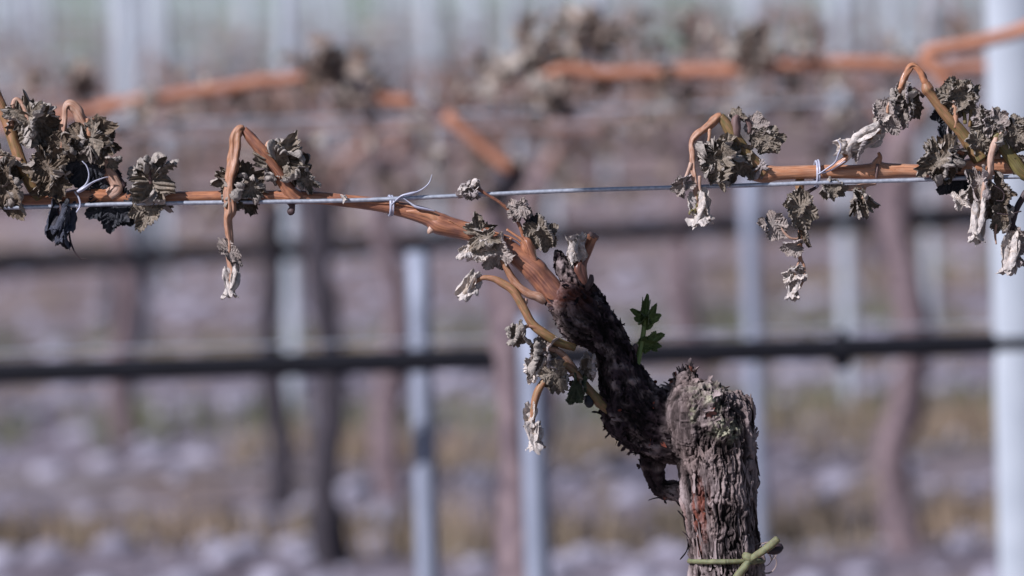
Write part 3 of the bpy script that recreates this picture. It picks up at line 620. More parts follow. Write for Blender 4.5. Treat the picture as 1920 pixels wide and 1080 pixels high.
# ---- fresh green shoot
gs = stem('green_shoot', [(1184, 716, 10, 7), (1195, 680, 4, 6), (1203, 645, -2, 5.2), (1208, 612, -4, 4.6), (1211, 592, -6, 4), (1212, 578, -6, 3)], M_green, vine, (.4, .7), 14, .04, 19, .05)
gs['label'] = 'single fresh green shoot standing upright behind the arm'
leaf(gs, 1211, 590, -4, 42, 86, 0, -10, M_gleaf, 51, lob=2.3, bend=.25, wrap=.9, curl=.15, ruf=.05, crum=.04, squash=.5)
leaf(gs, 1209, 598, -6, 34, 138, 0, -20, M_gleaf, 52, lob=2.3, bend=-.2, wrap=.7, curl=.15, ruf=.06, squash=.6)
leaf(gs, 1212, 600, -2, 36, 50, 0, 30, M_gleaf, 53, lob=2.3, bend=.25, wrap=.6, curl=.15, ruf=.06, squash=.7)
leaf(gs, 1212, 644, -6, 38, 24, 15, 10, M_gleaf, 54, lob=2.3, bend=.15, wrap=.4, curl=.15, ruf=.07, squash=.7)
leaf(gs, 1212, 645, -2, 30, -8, 10, 10, M_gleaf, 55, lob=2.3, bend=.15, wrap=.4, curl=.15, ruf=.07, squash=.6)
stem('bud_scar', [(1194, 662, -4, 5), (1191, 652, -4, 7), (1193, 644, -4, 3)], M_wet, gs, (.8, 1), 8, .2)

# ---- hanging shoot over the wire
h1 = stem('shoot', [(562, 372, 2, 12), (545, 360, 6, 12), (520, 325, 12, 12), (494, 290, 18, 12), (472, 262, 20, 9.5), (456, 242, 20, 6)], M_cane, vine, (.3, .1), 18, .16, 20, .1)
h2 = stem('shoot', [(457, 242, 21, 6), (450, 244, 24, 9), (443, 258, 27, 10), (440, 285, 32, 10), (437, 312, 36, 10), (431, 335, 37, 7.6), (430, 365, 38, 8), (432, 395, 38, 8.6), (427, 414, 38, 7), (431, 450, 37, 6.2), (430, 480, 36, 5.5), (434, 505, 36, 5), (434, 535, 36, 4)], M_stem, vine, (.5, .8), 20, .34, 21, .16)
h2['label'] = 'snapped shoot hanging straight down in front of the wire'
leaf(h2, 432, 472, 42, 46, 130, 10, 20, M_leafp, 61, bend=.2, wrap=.3, curl=.35, crum=.04, squash=.5)
leaf(h2, 428, 470, 42, 54, -48, -5, -10, M_leafp, 62, bend=.2, wrap=.3, curl=.35, crum=.04, squash=.5)
bud(h2, 433, 528, 36, 50, -92, 4, M_bud, 10, 14, narrow=.28)
bud(h2, 441, 520, 34, 30, -80, 2, M_leafp, 11, 20, narrow=.3)
stem('petiole', [(505, 300, 20, 4), (499, 282, 22, 4), (503, 268, 22, 4), (512, 268, 22, 3.5), (522, 285, 22, 3), (524, 294, 22, 3)], M_cane, h1, (.8, .9), 8)
# rolled leaf (530,320)
leaf(h1, 540, 300, 22, 84, 190, 38, 0, M_leaf, 63, bend=.75, wrap=.45, curl=1.0, ruf=.15, pleat=.045)
leaf(h1, 520, 296, 26, 84, -35, 35, 25, M_leaf, 64, bend=.55, wrap=.5, curl=1.0, ruf=.14, pleat=.045)
leaf(h1, 556, 318, 20, 52, 8, 25, 30, M_leafb, 65, bend=.4, wrap=-.4, curl=1.0, ruf=.2)
leaf(h1, 572, 336, 22, 44, -70, 10, 0, M_leaf, 66, bend=.4, wrap=.3, curl=1.0, ruf=.2)
# leaf behind the hanging stem
leaf(cane, 440, 342, 20, 70, -125, 10, 30, M_leaf, 67, bend=.35, wrap=.45, curl=1.0, ruf=.16)
leaf(cane, 450, 345, 16, 80, -62, 5, -20, M_leafb, 68, bend=.35, wrap=.4, curl=.9, ruf=.16, pleat=.045)
leaf(cane, 470, 352, 20, 56, -20, 15, 0, M_leaf, 69, bend=.5, wrap=.4, curl=.9, ruf=.16)
# leaf over the cane (280,350)
leaf(cane, 282, 338, 16, 98, -160, 38, 0, M_leaf, 70, bend=.6, wrap=.2, curl=1.1, ruf=.16, pleat=.045)
leaf(cane, 284, 338, 18, 102, -16, 40, 0, M_leaf, 71, bend=.6, wrap=.3, curl=1.1, ruf=.16, pleat=.045)
leaf(cane, 285, 378, 10, 46, 95, 30, 0, M_leafb, 72, bend=.5, wrap=-.3, curl=.9, ruf=.16)
stem('petiole', [(283, 345, 20, 4), (280, 328, 22, 5), (282, 316, 22, 5), (288, 313, 22, 3)], M_wet, cane, (.8, .9), 8, .2)
leaf(cane, 278, 392, 18, 66, -118, 0, 10, M_leaf, 73, bend=.2, wrap=.35, curl=.5, ruf=.1, squash=.8)
leaf(cane, 208, 378, 4, 76, -95, -5, 0, M_blue, 74, bend=.1, wrap=.15, curl=.4, ruf=.1, squash=1.0)
leaf(cane, 225, 392, 2, 52, -60, 0, 0, M_blue, 75, bend=.1, wrap=.15, curl=.4, ruf=.1)

# ---- left cluster
l1 = stem('shoot', [(-30, 130, 8, 11), (-5, 185, 8, 11), (18, 240, 10, 11.5), (32, 285, 12, 11), (45, 318, 12, 11), (60, 350, 8, 11), (75, 372, 2, 9)], M_stem, vine, (.45, .1), 18, .07, 23, .08)
stem('petiole', [(20, 236, 18, 6), (22, 210, 20, 5), (28, 188, 20, 4.5), (38, 190, 20, 4), (48, 210, 22, 4), (53, 226, 22, 4)], M_stem, l1, (.7, .8), 10)
stem('petiole', [(40, 300, 20, 5), (18, 295, 20, 4.5), (-10, 296, 20, 4)], M_stem, l1, (.8, 1), 10)
leaf(l1, 54, 222, 26, 76, -102, 0, 35, M_leaf, 81, bend=.3, wrap=.6, curl=1.0, ruf=.16, pleat=.045)
leaf(l1, 56, 224, 22, 96, -50, 5, -25, M_leaf, 82, bend=.3, wrap=.55, curl=1.0, ruf=.16, pleat=.045)
leaf(l1, 75, 232, 12, 70, -80, 0, 0, M_leafb, 83, bend=.3, wrap=.2, curl=.7, ruf=.12)
leaf(l1, 90, 316, 34, 70, -60, 10, 0, M_leafb, 84, bend=.4, wrap=.3, curl=1.0, ruf=.18)
leaf(l1, 92, 314, 36, 72, -125, 20, 10, M_leafb, 85, bend=.5, wrap=.4, curl=1.0, ruf=.18, pleat=.045)
leaf(l1, 80, 310, 30, 60, 60, 30, 10, M_leafb, 86, bend=.6, wrap=.4, curl=1.0, ruf=.18)
leaf(l1, 100, 335, 26, 66, -90, 0, 10, M_leafb, 87, bend=.2, wrap=.3, curl=.9, ruf=.18)
leaf(l1, 10, 320, 24, 62, -20, 30, 0, M_leafb, 88, bend=.5, wrap=.4, curl=1.1, ruf=.18)
leaf(l1, 5, 345, 26, 90, -70, 0, 20, M_leafb, 89, bend=.3, wrap=.6, curl=.9, ruf=.14)
leaf(l1, 0, 350, 20, 84, -100, 0, -20, M_leafb, 90, bend=.3, wrap=.5, curl=.9, ruf=.14)
leaf(l1, -10, 300, 20, 60, -60, 10, 0, M_leafb, 91, bend=.5, wrap=.5, curl=.9)
l2 = stem('shoot', [(205, 366, 0, 12), (222, 350, 2, 11), (205, 322, 6, 11), (188, 290, 12, 11), (170, 258, 16, 10), (155, 228, 18, 9.5), (142, 205, 20, 8), (130, 195, 22, 7), (122, 202, 24, 5), (120, 225, 26, 5.5), (117, 250, 28, 6), (117, 275, 30, 4.5), (119, 300, 30, 3)], M_stem, vine, (.9, .7), 18, .3, 24, .14)
for sx_ in (166, 175):
    stem('petiole', [(sx_+1, 258, 26, 5), (sx_, 240, 26, 5), (sx_-2, 222, 26, 4)], M_stem, l2, (.5, .6), 10)
leaf(l2, 172, 258, 32, 56, 178, 25, 10, M_leaf, 92, bend=.7, wrap=.4, curl=1.0, ruf=.18)
leaf(l2, 172, 256, 28, 78, -70, 0, 0, M_leafb, 93, bend=.3, wrap=.35, curl=.8, ruf=.14)
leaf(l2, 180, 262, 24, 70, -30, 10, -10, M_leafb, 94, bend=.3, wrap=.3, curl=.9, ruf=.18)
leaf(l2, 172, 270, 22, 64, -115, 0, 0, M_leaf, 95, bend=.3, wrap=.4, curl=.9, ruf=.18)
leaf(l2, 205, 300, 24, 34, -10, 0, 40, M_leaf, 96, bend=.4, wrap=.7, curl=.9)
leaf(l2, 150, 300, 16, 80, -85, 0, 0, M_blue, 97, bend=.3, wrap=.2, curl=.6)
leaf(l2, 200, 330, 2, 50, -110, 0, 0, M_blue, 98, bend=.3, wrap=.2, curl=.6)
leaf(l2, 118, 268, 36, 52, -70, 0, 30, M_leafb, 99, bend=.4, wrap=.5, curl=1.0, ruf=.16)
leaf(l2, 117, 270, 34, 46, -120, 0, 0, M_leafb, 100, bend=.4, wrap=.5, curl=1.0, ruf=.16)
stem('withered_branch', [(190, 290, 4, 8), (210, 325, 4, 9), (232, 352, 4, 7)], M_wet, l2, (.2, .3), 10, .2)
b1 = stem('withered_shoot', [(118, 380, 14, 9), (117, 400, 14, 8), (114, 418, 14, 6)], M_wet, vine, (.3, .3), 12, .2)
bud(b1, 108, 405, 18, 64, -108, 3, M_blue, 12, 12, narrow=.32)
bud(b1, 118, 425, 16, 66, -96, 3, M_blue, 13, 10, narrow=.3)
bud(b1, 128, 405, 14, 52, -92, 2, M_blue, 14, 12, narrow=.3)
stem('tendril', [(124, 392, 16, 3), (128, 425, 17, 2.4), (133, 455, 18, 1.8), (143, 477, 18, 1.5), (154, 486, 18, 1.3), (162, 484, 18, .8)], M_wet, b1, (.2, .2), 7)

# ================================================================== NEIGHBOUR VINE (its cane comes in from the right)
b2 = W(3900, 1080, 0); b2.z = 0
vine2 = thing('grapevine', 'cane of the neighbouring vine entering from the right with hooked shoots and grey shrivelled leaves', 'grapevine', b2, 'grapevines along the nearest wire')
V_, F_, A_ = tube([[b2.x, b2.y, -.02, .034], [b2.x-.01, b2.y, .3, .026], [b2.x+.01, b2.y, .6, .024], list(W(3860, 500, 0))+[.026], list(W(3820, 380, 0))+[.02]], 40, .004, .14, 14, 8, (.5, .5), .2)
mk('trunk', V_, tri_clean(F_), M_bark, vine2, True, {'fib': A_['fib']*3, 'cav': np.full(len(V_), .5), 'lichen': np.zeros(len(V_)), 'redwood': np.zeros(len(V_))})
c2 = stem('cane', [(1408, 330, -4, 9), (1424, 328, -2, 15), (1440, 326, -2, 17), (1460, 325, -2, 13.5), (1500, 323, -2, 13), (1560, 322, -2, 13), (1600, 322, -2, 13), (1632, 321, -2, 15), (1646, 319, -2, 18), (1660, 320, -2, 15), (1700, 320, -2, 12.5), (1745, 320, -2, 13), (1800, 316, -2, 14), (1830, 311, -2, 17), (1870, 311, -2, 17), (1930, 309, -2, 16), (2000, 305, -2, 15), (2400, 290, 0, 15), (3000, 280, 0, 17), (3500, 300, 0, 19), (3830, 400, 0, 22)],
          M_cane, vine2, (.66, .62), 28, .015, 31, .05, 2.6)
stem('bud_scar', [(1640, 316, 2, 11), (1646, 304, 3, 8), (1650, 294, 3, 5), (1647, 286, 2, 3)], M_cane, c2, (.7, .6), 14, .1)
stem('bark_strand', [(1646, 308, 15, 3), (1644, 320, 17, 3.4), (1643, 334, 15, 2.6)], M_wet, c2, (1, 1), 8, .3)
stem('dried_tip', [(1560, 348, -8, 5), (1580, 352, 0, 6), (1605, 352, 4, 7), (1628, 345, 4, 5.5), (1642, 344, 2, 4)], M_stem, c2, (.95, 1.1), 12, .2)
# shoot with the hooked top over the wire
r1 = stem('shoot', [(1432, 326, 4, 14), (1418, 310, 8, 13), (1404, 296, 12, 13), (1388, 274, 14, 12), (1372, 250, 16, 12), (1358, 228, 18, 10), (1350, 218, 20, 8)], M_stem, vine2, (.25, .1), 18, .07, 32, .06)
r1b = stem('shoot', [(1352, 217, 21, 6), (1345, 219, 23, 7), (1334, 230, 25, 7.6), (1318, 244, 28, 7), (1304, 256, 30, 6.5), (1296, 270, 32, 4.5), (1297, 290, 34, 5.5), (1299, 320, 36, 5), (1303, 345, 36, 4.6), (1305, 365, 36, 4.2), (1308, 385, 36, 5), (1310, 398, 36, 3)], M_stem, vine2, (.45, .95), 16, .3, 33, .14)
r1b['label'] = 'hooked end of a shoot hanging left of the leaf clump above the wire'
bud(vine2, 1418, 318, 14, 34, 25, 4, M_leafp, 61, 30, name='bud_scales', narrow=.3)
bud(vine2, 1428, 322, 14, 26, 70, 3, M_leafp, 62, 30, name='bud_scales', narrow=.3)
stem('petiole', [(1296, 305, 38, 4), (1290, 322, 40, 3), (1283, 338, 42, 3), (1279, 346, 42, 2)], M_stem, r1b, (.9, 1), 8)
stem('petiole', [(1330, 242, 28, 4), (1330, 256, 30, 3), (1326, 276, 30, 2.5)], M_cane, r1b, (.9, 1), 8)
stem('petiole', [(1312, 330, 38, 3.5), (1312, 350, 38, 3), (1314, 375, 38, 3)], M_stem, r1b, (.9, 1), 8)
leaf(r1b, 1283, 344, 42, 40, -152, 0, -10, M_leafp, 101, bend=.3, wrap=.6, curl=.5, crum=.05, squash=.8)
leaf(r1b, 1280, 346, 38, 36, -95, 0, 40, M_leafp, 102, bend=.3, wrap=.7, curl=.5, squash=.8)
bud(r1b, 1311, 388, 38, 56, -80, 4, M_bud, 15, 20, narrow=.42)
bud(r1b, 1308, 380, 36, 40, -110, 2, M_stem, 16, 25, narrow=.25)
leaf(r1, 1340, 285, 34, 60, -110, 30, 0, M_leaf, 103, bend=.6, wrap=.3, curl=1.0, ruf=.18)
leaf(r1, 1350, 290, 30, 74, -70, 10, 10, M_leaf, 104, bend=.4, wrap=.3, curl=1.0, ruf=.18, pleat=.045)
leaf(r1, 1345, 300, 36, 82, -95, 5, 25, M_leaf, 105, bend=.4, wrap=.55, curl=1.0, ruf=.16, pleat=.045)
leaf(r1, 1372, 300, 28, 70, -75, 0, -20, M_leaf, 106, bend=.3, wrap=.4, curl=.9, ruf=.16)
leaf(r1, 1335, 278, 30, 34, 120, 20, 0, M_leaf, 107, bend=.6, wrap=.4, curl=1.0, ruf=.2)
leaf(r1, 1366, 275, 28, 44, 60, 30, 10, M_leaf, 108, bend=.6, wrap=.5, curl=1.0, ruf=.2)
leaf(r1, 1440, 262, 16, 46, 10, 5, 0, M_leaf, 109, bend=.1, wrap=-.1, curl=.55, ruf=.12)
leaf(r1, 1436, 262, 18, 42, -60, 5, 10, M_leaf, 110, bend=.2, wrap=.2, curl=.6, ruf=.12)
leaf(r1, 1432, 262, 14, 40, 165, 15, -10, M_leaf, 111, bend=.4, wrap=.3, curl=.8, ruf=.15)
leaf(r1, 1418, 238, 12, 38, 78, 0, -10, M_leafp, 112, bend=.1, wrap=.1, curl=.4, ruf=.08)
leaf(r1, 1385, 222, 14, 30, 130, 0, 0, M_leaf, 113, bend=.4, wrap=.5, curl=.9)
stem('petiole', [(1382, 262, 20, 5), (1380, 246, 22, 8), (1380, 226, 22, 7), (1384, 216, 22, 3)], M_wet, r1, (1.0, 1.2), 12, .2)
stem('petiole', [(1384, 220, 10, 4), (1398, 222, 10, 5), (1406, 236, 10, 5), (1404, 250, 10, 3)], M_wet, r1, (.9, 1), 10, .1)
bud(r1, 1376, 282, 18, 22, 150, 2, M_bud, 18, 20)
# shoot hanging under the cane
r2 = stem('shoot', [(1500, 330, -12, 8), (1500, 345, -8, 8), (1500, 370, -4, 6), (1501, 392, 0, 5), (1502, 420, 4, 5), (1500, 450, 8, 5), (1499, 475, 8, 5), (1502, 490, 8, 4)], M_stem, vine2, (.3, .6), 14, .12, 35, .1)
r2['label'] = 'thin shoot hanging straight down below the orange cane'
stem('petiole', [(1500, 372, 4, 3.5), (1515, 360, 6, 3.5), (1532, 350, 6, 3)], M_wet, r2, (.3, .3), 8)
stem('petiole', [(1500, 486, 10, 2.5), (1494, 502, 12, 2.2), (1490, 516, 12, 2)], M_stem, r2, (.7, .8), 7)
stem('petiole', [(1502, 486, 10, 3), (1508, 500, 10, 2.5), (1508, 520, 10, 2.5), (1500, 540, 10, 2)], M_stem, r2, (.7, .8), 7)
stem('petiole', [(1498, 448, 12, 2.5), (1482, 446, 16, 2.4), (1468, 432, 16, 2.4), (1466, 418, 16, 2)], M_stem, r2, (.8, .9), 7)
leaf(r2, 1498, 380, 14, 46, -125, 5, 20, M_leaf, 114, bend=.3, wrap=.5, curl=.6, ruf=.1)
leaf(r2, 1500, 388, 18, 66, -72, 0, -10, M_leaf, 115, bend=.2, wrap=.4, curl=.5, ruf=.1, squash=.8)
leaf(r2, 1510, 440, 12, 36, -78, 0, 30, M_leafb, 116, bend=.4, wrap=.8, curl=.9, squash=.7)
leaf(r2, 1448, 420, 18, 52, -50, 0, 0, M_leafp, 117, bend=.2, wrap=.35, curl=.5, ruf=.1, squash=.8)
leaf(r2, 1446, 424, 14, 30, 100, 0, 30, M_blue, 118, bend=.4, wrap=.6, curl=.5)
leaf(r2, 1490, 462, 18, 38, -170, 0, -20, M_leafp, 119, bend=.3, wrap=.7, curl=.6)
leaf(r2, 1492, 516, 14, 42, -158, 5, 20, M_bud, 120, bend=.6, wrap=.8, curl=.7, squash=.8)
leaf(r2, 1494, 512, 12, 38, -35, 5, -30, M_leafp, 121, bend=.5, wrap=.9, curl=.8, squash=.6)
bud(r2, 1490, 538, 12, 42, -95, 3, M_bud, 19, 14, narrow=.36)
# leaves right under the cane
leaf(c2, 1556, 352, 12, 36, -110, 15, 0, M_leaf, 122, bend=.4, wrap=.4, curl=.9, ruf=.14)
leaf(c2, 1562, 352, 14, 40, -45, 15, 0, M_leaf, 123, bend=.4, wrap=.4, curl=.9, ruf=.14)
leaf(c2, 1618, 372, 10, 48, -30, 10, 0, M_leaf, 124, bend=.3, wrap=.8, curl=1.0, ruf=.2, squash=.6)
leaf(c2, 1614, 376, 12, 52, -82, 0, 0, M_leaf, 125, bend=.3, wrap=.8, curl=1.0, ruf=.2, squash=.6)
leaf(c2, 1604, 380, 8, 40, -115, 0, 0, M_leafb, 126, bend=.3, wrap=.8, curl=1.0, ruf=.2, squash=.6)
stem('petiole', [(1622, 350, 6, 3), (1620, 362, 10, 2.5), (1616, 374, 12, 2.2)], M_cane, c2, (.9, 1), 8)
# tall hooked shoot
r3 = stem('shoot', [(1838, 300, 10, 15), (1822, 274, 12, 13), (1800, 245, 14, 11.5), (1782, 225, 16, 11), (1762, 200, 18, 10), (1745, 177, 20, 9.5), (1739, 168, 20, 12), (1735, 155, 20, 8)], M_stem, vine2, (.1, .35), 18, .06, 36, .05)
r3b = stem('shoot', [(1737, 160, 20, 8), (1729, 142, 21, 7), (1718, 127, 22, 5), (1708, 125, 24, 5), (1699, 138, 26, 6), (1690, 158, 28, 5.5), (1684, 178, 28, 5), (1678, 198, 28, 4), (1672, 212, 28, 3)], M_cane, vine2, (.5, .75), 16, .34, 37, .16)
r3b['label'] = 'pinkish hooked tip of the tallest shoot'
stem('petiole', [(1686, 165, 32, 3.5), (1674, 182, 34, 3), (1665, 198, 36, 2.5), (1664, 212, 36, 2.5)], M_cane, r3b, (.9, 1), 8)
stem('tendril', [(1712, 165, 18, 3), (1722, 172, 18, 3.5), (1732, 182, 18, 3)], M_wet, r3b, (.5, .5), 8)
leaf(r3b, 1694, 172, 32, 40, -92, 0, 30, M_leafp, 131, bend=.3, wrap=.9, curl=.8)
leaf(r3b, 1690, 190, 32, 60, -88, 0, -10, M_leaf, 132, bend=.35, wrap=.75, curl=.9, ruf=.14, pleat=.045)
leaf(r3b, 1700, 190, 24, 56, -65, 0, -30, M_leafb, 133, bend=.35, wrap=.7, curl=.9, ruf=.14)
leaf(r3b, 1694, 215, 30, 44, -100, 0, 20, M_leafp, 134, bend=.35, wrap=.8, curl=.9, ruf=.14)
leaf(r3b, 1664, 212, 36, 44, 130, -5, 0, M_leafp, 135, bend=.2, wrap=.3, curl=.4, ruf=.08, crum=.05)
leaf(r3b, 1662, 214, 34, 60, -65, -5, 10, M_leafp, 136, bend=.25, wrap=.6, curl=.6, ruf=.08, squash=.75)
leaf(r3b, 1655, 214, 34, 30, -150, 0, 10, M_bud, 137, bend=.3, wrap=.5, curl=.6)
r3c = stem('shoot', [(1668, 228, 28, 4), (1652, 242, 28, 5.5), (1636, 256, 27, 6), (1618, 266, 26, 6.5), (1600, 276, 26, 5), (1580, 290, 26, 4)], M_stem, vine2, (.35, .4), 14, .1, 38, .1)
bud(r3c, 1622, 262, 28, 66, -150, 5, M_bud, 20, 14, narrow=.36)
bud(r3c, 1596, 275, 30, 50, -178, 4, M_bud, 21, 22, narrow=.38)
leaf(r3c, 1612, 272, 34, 48, -118, 0, 30, M_leafp, 138, bend=.5, wrap=.8, curl=.8, squash=.8)
stem('petiole', [(1600, 284, 24, 5), (1585, 298, 22, 6), (1568, 312, 18, 6), (1556, 318, 14, 3)], M_cane, r3c, (.8, .5), 10, .2)
# crowded leaves at the right edge
r4 = stem('shoot', [(1850, 312, 4, 9), (1862, 290, 2, 12), (1858, 262, 0, 11), (1848, 235, -2, 8)], M_stem, vine2, (.9, 1.1), 14, .3, 39, .3)
r5 = stem('shoot', [(1866, 252, 22, 10), (1882, 276, 20, 11.5), (1900, 300, 18, 12), (1925, 328, 16, 13), (1990, 345, 10, 13)], M_stem, vine2, (.0, .0), 16, .08, 40, .06)
stem('petiole', [(1790, 240, 22, 4), (1792, 222, 22, 5), (1790, 200, 22, 5), (1788, 188, 22, 4)], M_cane, r3, (.8, 1), 12, .08)
stem('petiole', [(1810, 232, 16, 4), (1808, 214, 16, 4), (1808, 200, 16, 4)], M_stem, r3, (.0, .1), 10)
stem('petiole', [(1818, 238, 14, 3), (1820, 222, 14, 4), (1820, 206, 14, 3)], M_stem, r3, (.2, .1), 10)
leaf(r3, 1788, 186, 20, 62, 48, 5, 0, M_leaf, 141, bend=.1, wrap=-.12, curl=.6, ruf=.13)
leaf(r3, 1790, 186, 18, 58, 110, 5, 0, M_leaf, 142, bend=.15, wrap=-.12, curl=.6, ruf=.13)
leaf(r3, 1786, 190, 14, 44, -160, 5, 0, M_leafb, 143, bend=.4, wrap=.3, curl=.8, ruf=.13)
leaf(r3, 1800, 186, 16, 66, 30, 10, 0, M_leaf, 144, bend=.3, wrap=.6, curl=.9, ruf=.16, squash=.6)
leaf(r3, 1806, 180, 18, 54, -62, 0, 0, M_leaf, 145, bend=.2, wrap=.4, curl=.7, ruf=.12)
leaf(r3, 1776, 205, 4, 52, -100, 0, 0, M_blue, 146, bend=.2, wrap=.3, curl=.7)
leaf(r3, 1776, 262, 6, 60, -85, 0, 0, M_blue, 147, bend=.2, wrap=.5, curl=.7, squash=.6)
leaf(r3, 1784, 256, 8, 44, -95, 0, 20, M_leafp, 148, bend=.2, wrap=.8, curl=.8, squash=.5)
for k, (x, y, s, a, mt) in enumerate([(1850, 245, 54, 150, 0), (1856, 240, 56, 60, 0), (1866, 232, 48, 95, 1), (1850, 258, 54, -160, 0), (1860, 262, 56, -110, 0), (1872, 256, 44, 10, 0), (1842, 222, 40, 140, 1), (1832, 262, 44, -80, 0)]):
    leaf(r4, x, y, 14+(k*7) % 17, s, a, 10, (k*37) % 50-25, (M_leaf, M_leafp)[mt], 150+k, bend=.35, wrap=.3, curl=.8, ruf=.16, crum=.09)
for k, (x, y, s, a) in enumerate([(1906, 246, 48, 60), (1902, 250, 50, -60), (1915, 255, 50, -110), (1912, 240, 40, 120), (1925, 300, 50, -60)]):
    leaf(r5, x, y, 20+(k*7) % 9, s, a, 10, (k*37) % 50-25, M_leaf, 160+k, bend=.3, wrap=.3, curl=.8, ruf=.14)
stem('petiole', [(1872, 262, 26, 4), (1878, 250, 28, 4), (1892, 244, 28, 3)], M_stem, r5, (.9, 1), 8)
# folded leaf over the cane (1770,330)
stem('petiole', [(1806, 288, 24, 5), (1794, 284, 28, 4.5), (1776, 290, 30, 4)], M_cane, r3, (.3, .5), 10)
leaf(r3, 1768, 294, 30, 58, -165, 0, 20, M_leaf, 170, bend=.35, wrap=.5, curl=.9, ruf=.12)
leaf(r3, 1770, 292, 32, 74, -72, 0, 10, M_leafb, 171, bend=.25, wrap=.4, curl=.9, ruf=.14)
leaf(r3, 1772, 292, 28, 62, -35, 5, 0, M_leafb, 172, bend=.3, wrap=.3, curl=.9, ruf=.14)
leaf(r3, 1762, 300, 34, 74, -100, 0, 20, M_leaf, 173, bend=.3, wrap=.75, curl=.9, ruf=.16, pleat=.045)
leaf(r3, 1806, 330, 6, 60, -100, 0, 0, M_blue, 174, bend=.2, wrap=.2, curl=.6)
leaf(r3, 1790, 330, 4, 60, -130, 0, 0, M_blue, 175, bend=.2, wrap=.2, curl=.6)
# stalk crossing in front of the cane and the hanging tips
r6 = stem('shoot', [(1868, 258, 40, 4.5), (1864, 272, 42, 6), (1858, 295, 44, 6), (1856, 320, 44, 6), (1852, 335, 42, 7), (1846, 350, 40, 6), (1842, 380, 36, 4), (1838, 410, 34, 3)], M_stem, vine2, (.9, 1.1), 12, .15, 41, .1)
leaf(r6, 1840, 340, 38, 62, -78, 0, 30, M_leafp, 176, bend=.4, wrap=.8, curl=.8, ruf=.14, squash=.8)
leaf(r6, 1836, 350, 34, 50, -110, 0, 10, M_leaf, 177, bend=.4, wrap=.7, curl=.8, ruf=.14)
leaf(r6, 1800, 372, 34, 34, -70, 0, 10, M_bud, 178, bend=.4, wrap=.7, curl=.8)
leaf(r6, 1870, 352, 26, 54, -60, 0, 10, M_leafb, 179, bend=.4, wrap=.7, curl=.8, ruf=.14)
leaf(r6, 1872, 380, 22, 54, -95, 0, 10, M_leafb, 180, bend=.4, wrap=.7, curl=.8, ruf=.14)
leaf(r6, 1880, 405, 22, 50, -110, 0, 0, M_leaf, 181, bend=.4, wrap=.8, curl=.9)
bud(r6, 1834, 408, 34, 68, -98, 4, M_bud, 22, 12, narrow=.3)
stem('petiole', [(1868, 420, 24, 2.5), (1866, 440, 24, 2.5), (1868, 458, 24, 1.5)], M_stem, r6, (.8, .9), 7)
r7 = stem('shoot', [(1925, 360, 10, 6), (1910, 385, 12, 6), (1900, 410, 14, 6.5), (1896, 440, 14, 6), (1898, 470, 14, 4)], M_wet, vine2, (.2, .3), 12, .2, 42, .1)
stem('petiole', [(1900, 395, 16, 5), (1888, 382, 18, 4), (1876, 374, 20, 2)], M_wet, r7, (.2, .2), 8)
stem('petiole', [(1898, 420, 16, 4), (1914, 440, 16, 4), (1930, 450, 14, 4)], M_wet, r7, (.2, .2), 8)
stem('petiole', [(1900, 470, 22, 2), (1894, 485, 22, 2), (1890, 500, 22, 2)], M_stem, r7, (.8, 1), 7)
leaf(r7, 1905, 450, 20, 36, -170, 0, 10, M_bud, 182, bend=.4, wrap=.7, curl=.8)
leaf(r7, 1912, 450, 20, 44, -40, 0, 10, M_leafp, 183, bend=.4, wrap=.6, curl=.8)
bud(r7, 1893, 476, 24, 66, -94, 4, M_bud, 23, 14, narrow=.32)
bud(r7, 1905, 480, 20, 44, -60, 3, M_leafp, 24, 16, narrow=.3)
stem('tendril', [(1852, 345, 44, 1.5), (1868, 350, 46, 1.4), (1882, 362, 46, 1.3), (1880, 376, 46, 1.2), (1868, 376, 46, 1)], M_wet, r6, (.2, .2), 6)
stem('tendril', [(1868, 400, 30, 1.5), (1890, 402, 30, 1.5), (1915, 396, 28, 1.4)], M_wet, r6, (.2, .2), 6)

# ================================================================== wires, ties and hose of the nearest row
def wire_obj(name, pts, rad, m, label, cat, group=None):
    V, F, A = tube([list(p)+[rad] for p in pts], 10, .02, 0, 5, 1, rough=0)
    o = mk(name, V, tri_clean(F), m); tag(o, label, cat, group); return o
wp = [W(-7000, 520, 17), W(-2500, 445, 17), W(-400, 395, 17), W(40, 389, 17), W(205, 383, 17), W(525, 378, 16), W(645, 376, 16), W(733, 373, 16), W(860, 367, 16), W(1050, 358, 16), W(1250, 352, 15), W(1420, 347, 16), W(1520, 343, 17), W(1700, 338, 18), W(1920, 331, 18), W(2600, 318, 17), W(7000, 180, 17)]
wire_obj('trellis_wire', wp, 4.1*PX, M_wire, 'sharp galvanised trellis wire running across the whole picture in front of the canes', 'wire')
def tie(name, loc, label, parts, m=M_tie, group='clear plastic ties on the wire'):
    t = thing(name, label, 'plant tie', W(*loc), group)
    for nm, pts, kw in parts: stem(nm, [(a, b, c, q*.78) for a, b, c, q in pts], m, t, **kw)
    return t
lk_ = dict(segs=10, groove=.1, rough=.1)
def ring(cx, y0, y1, d, r, wx=3):
    return [(cx+wx*math.sin(R(a)), (y0+y1)/2+(y1-y0)/2*math.cos(R(a)), d+22*math.sin(R(a))-2, r) for a in np.linspace(0, 360, 20)]
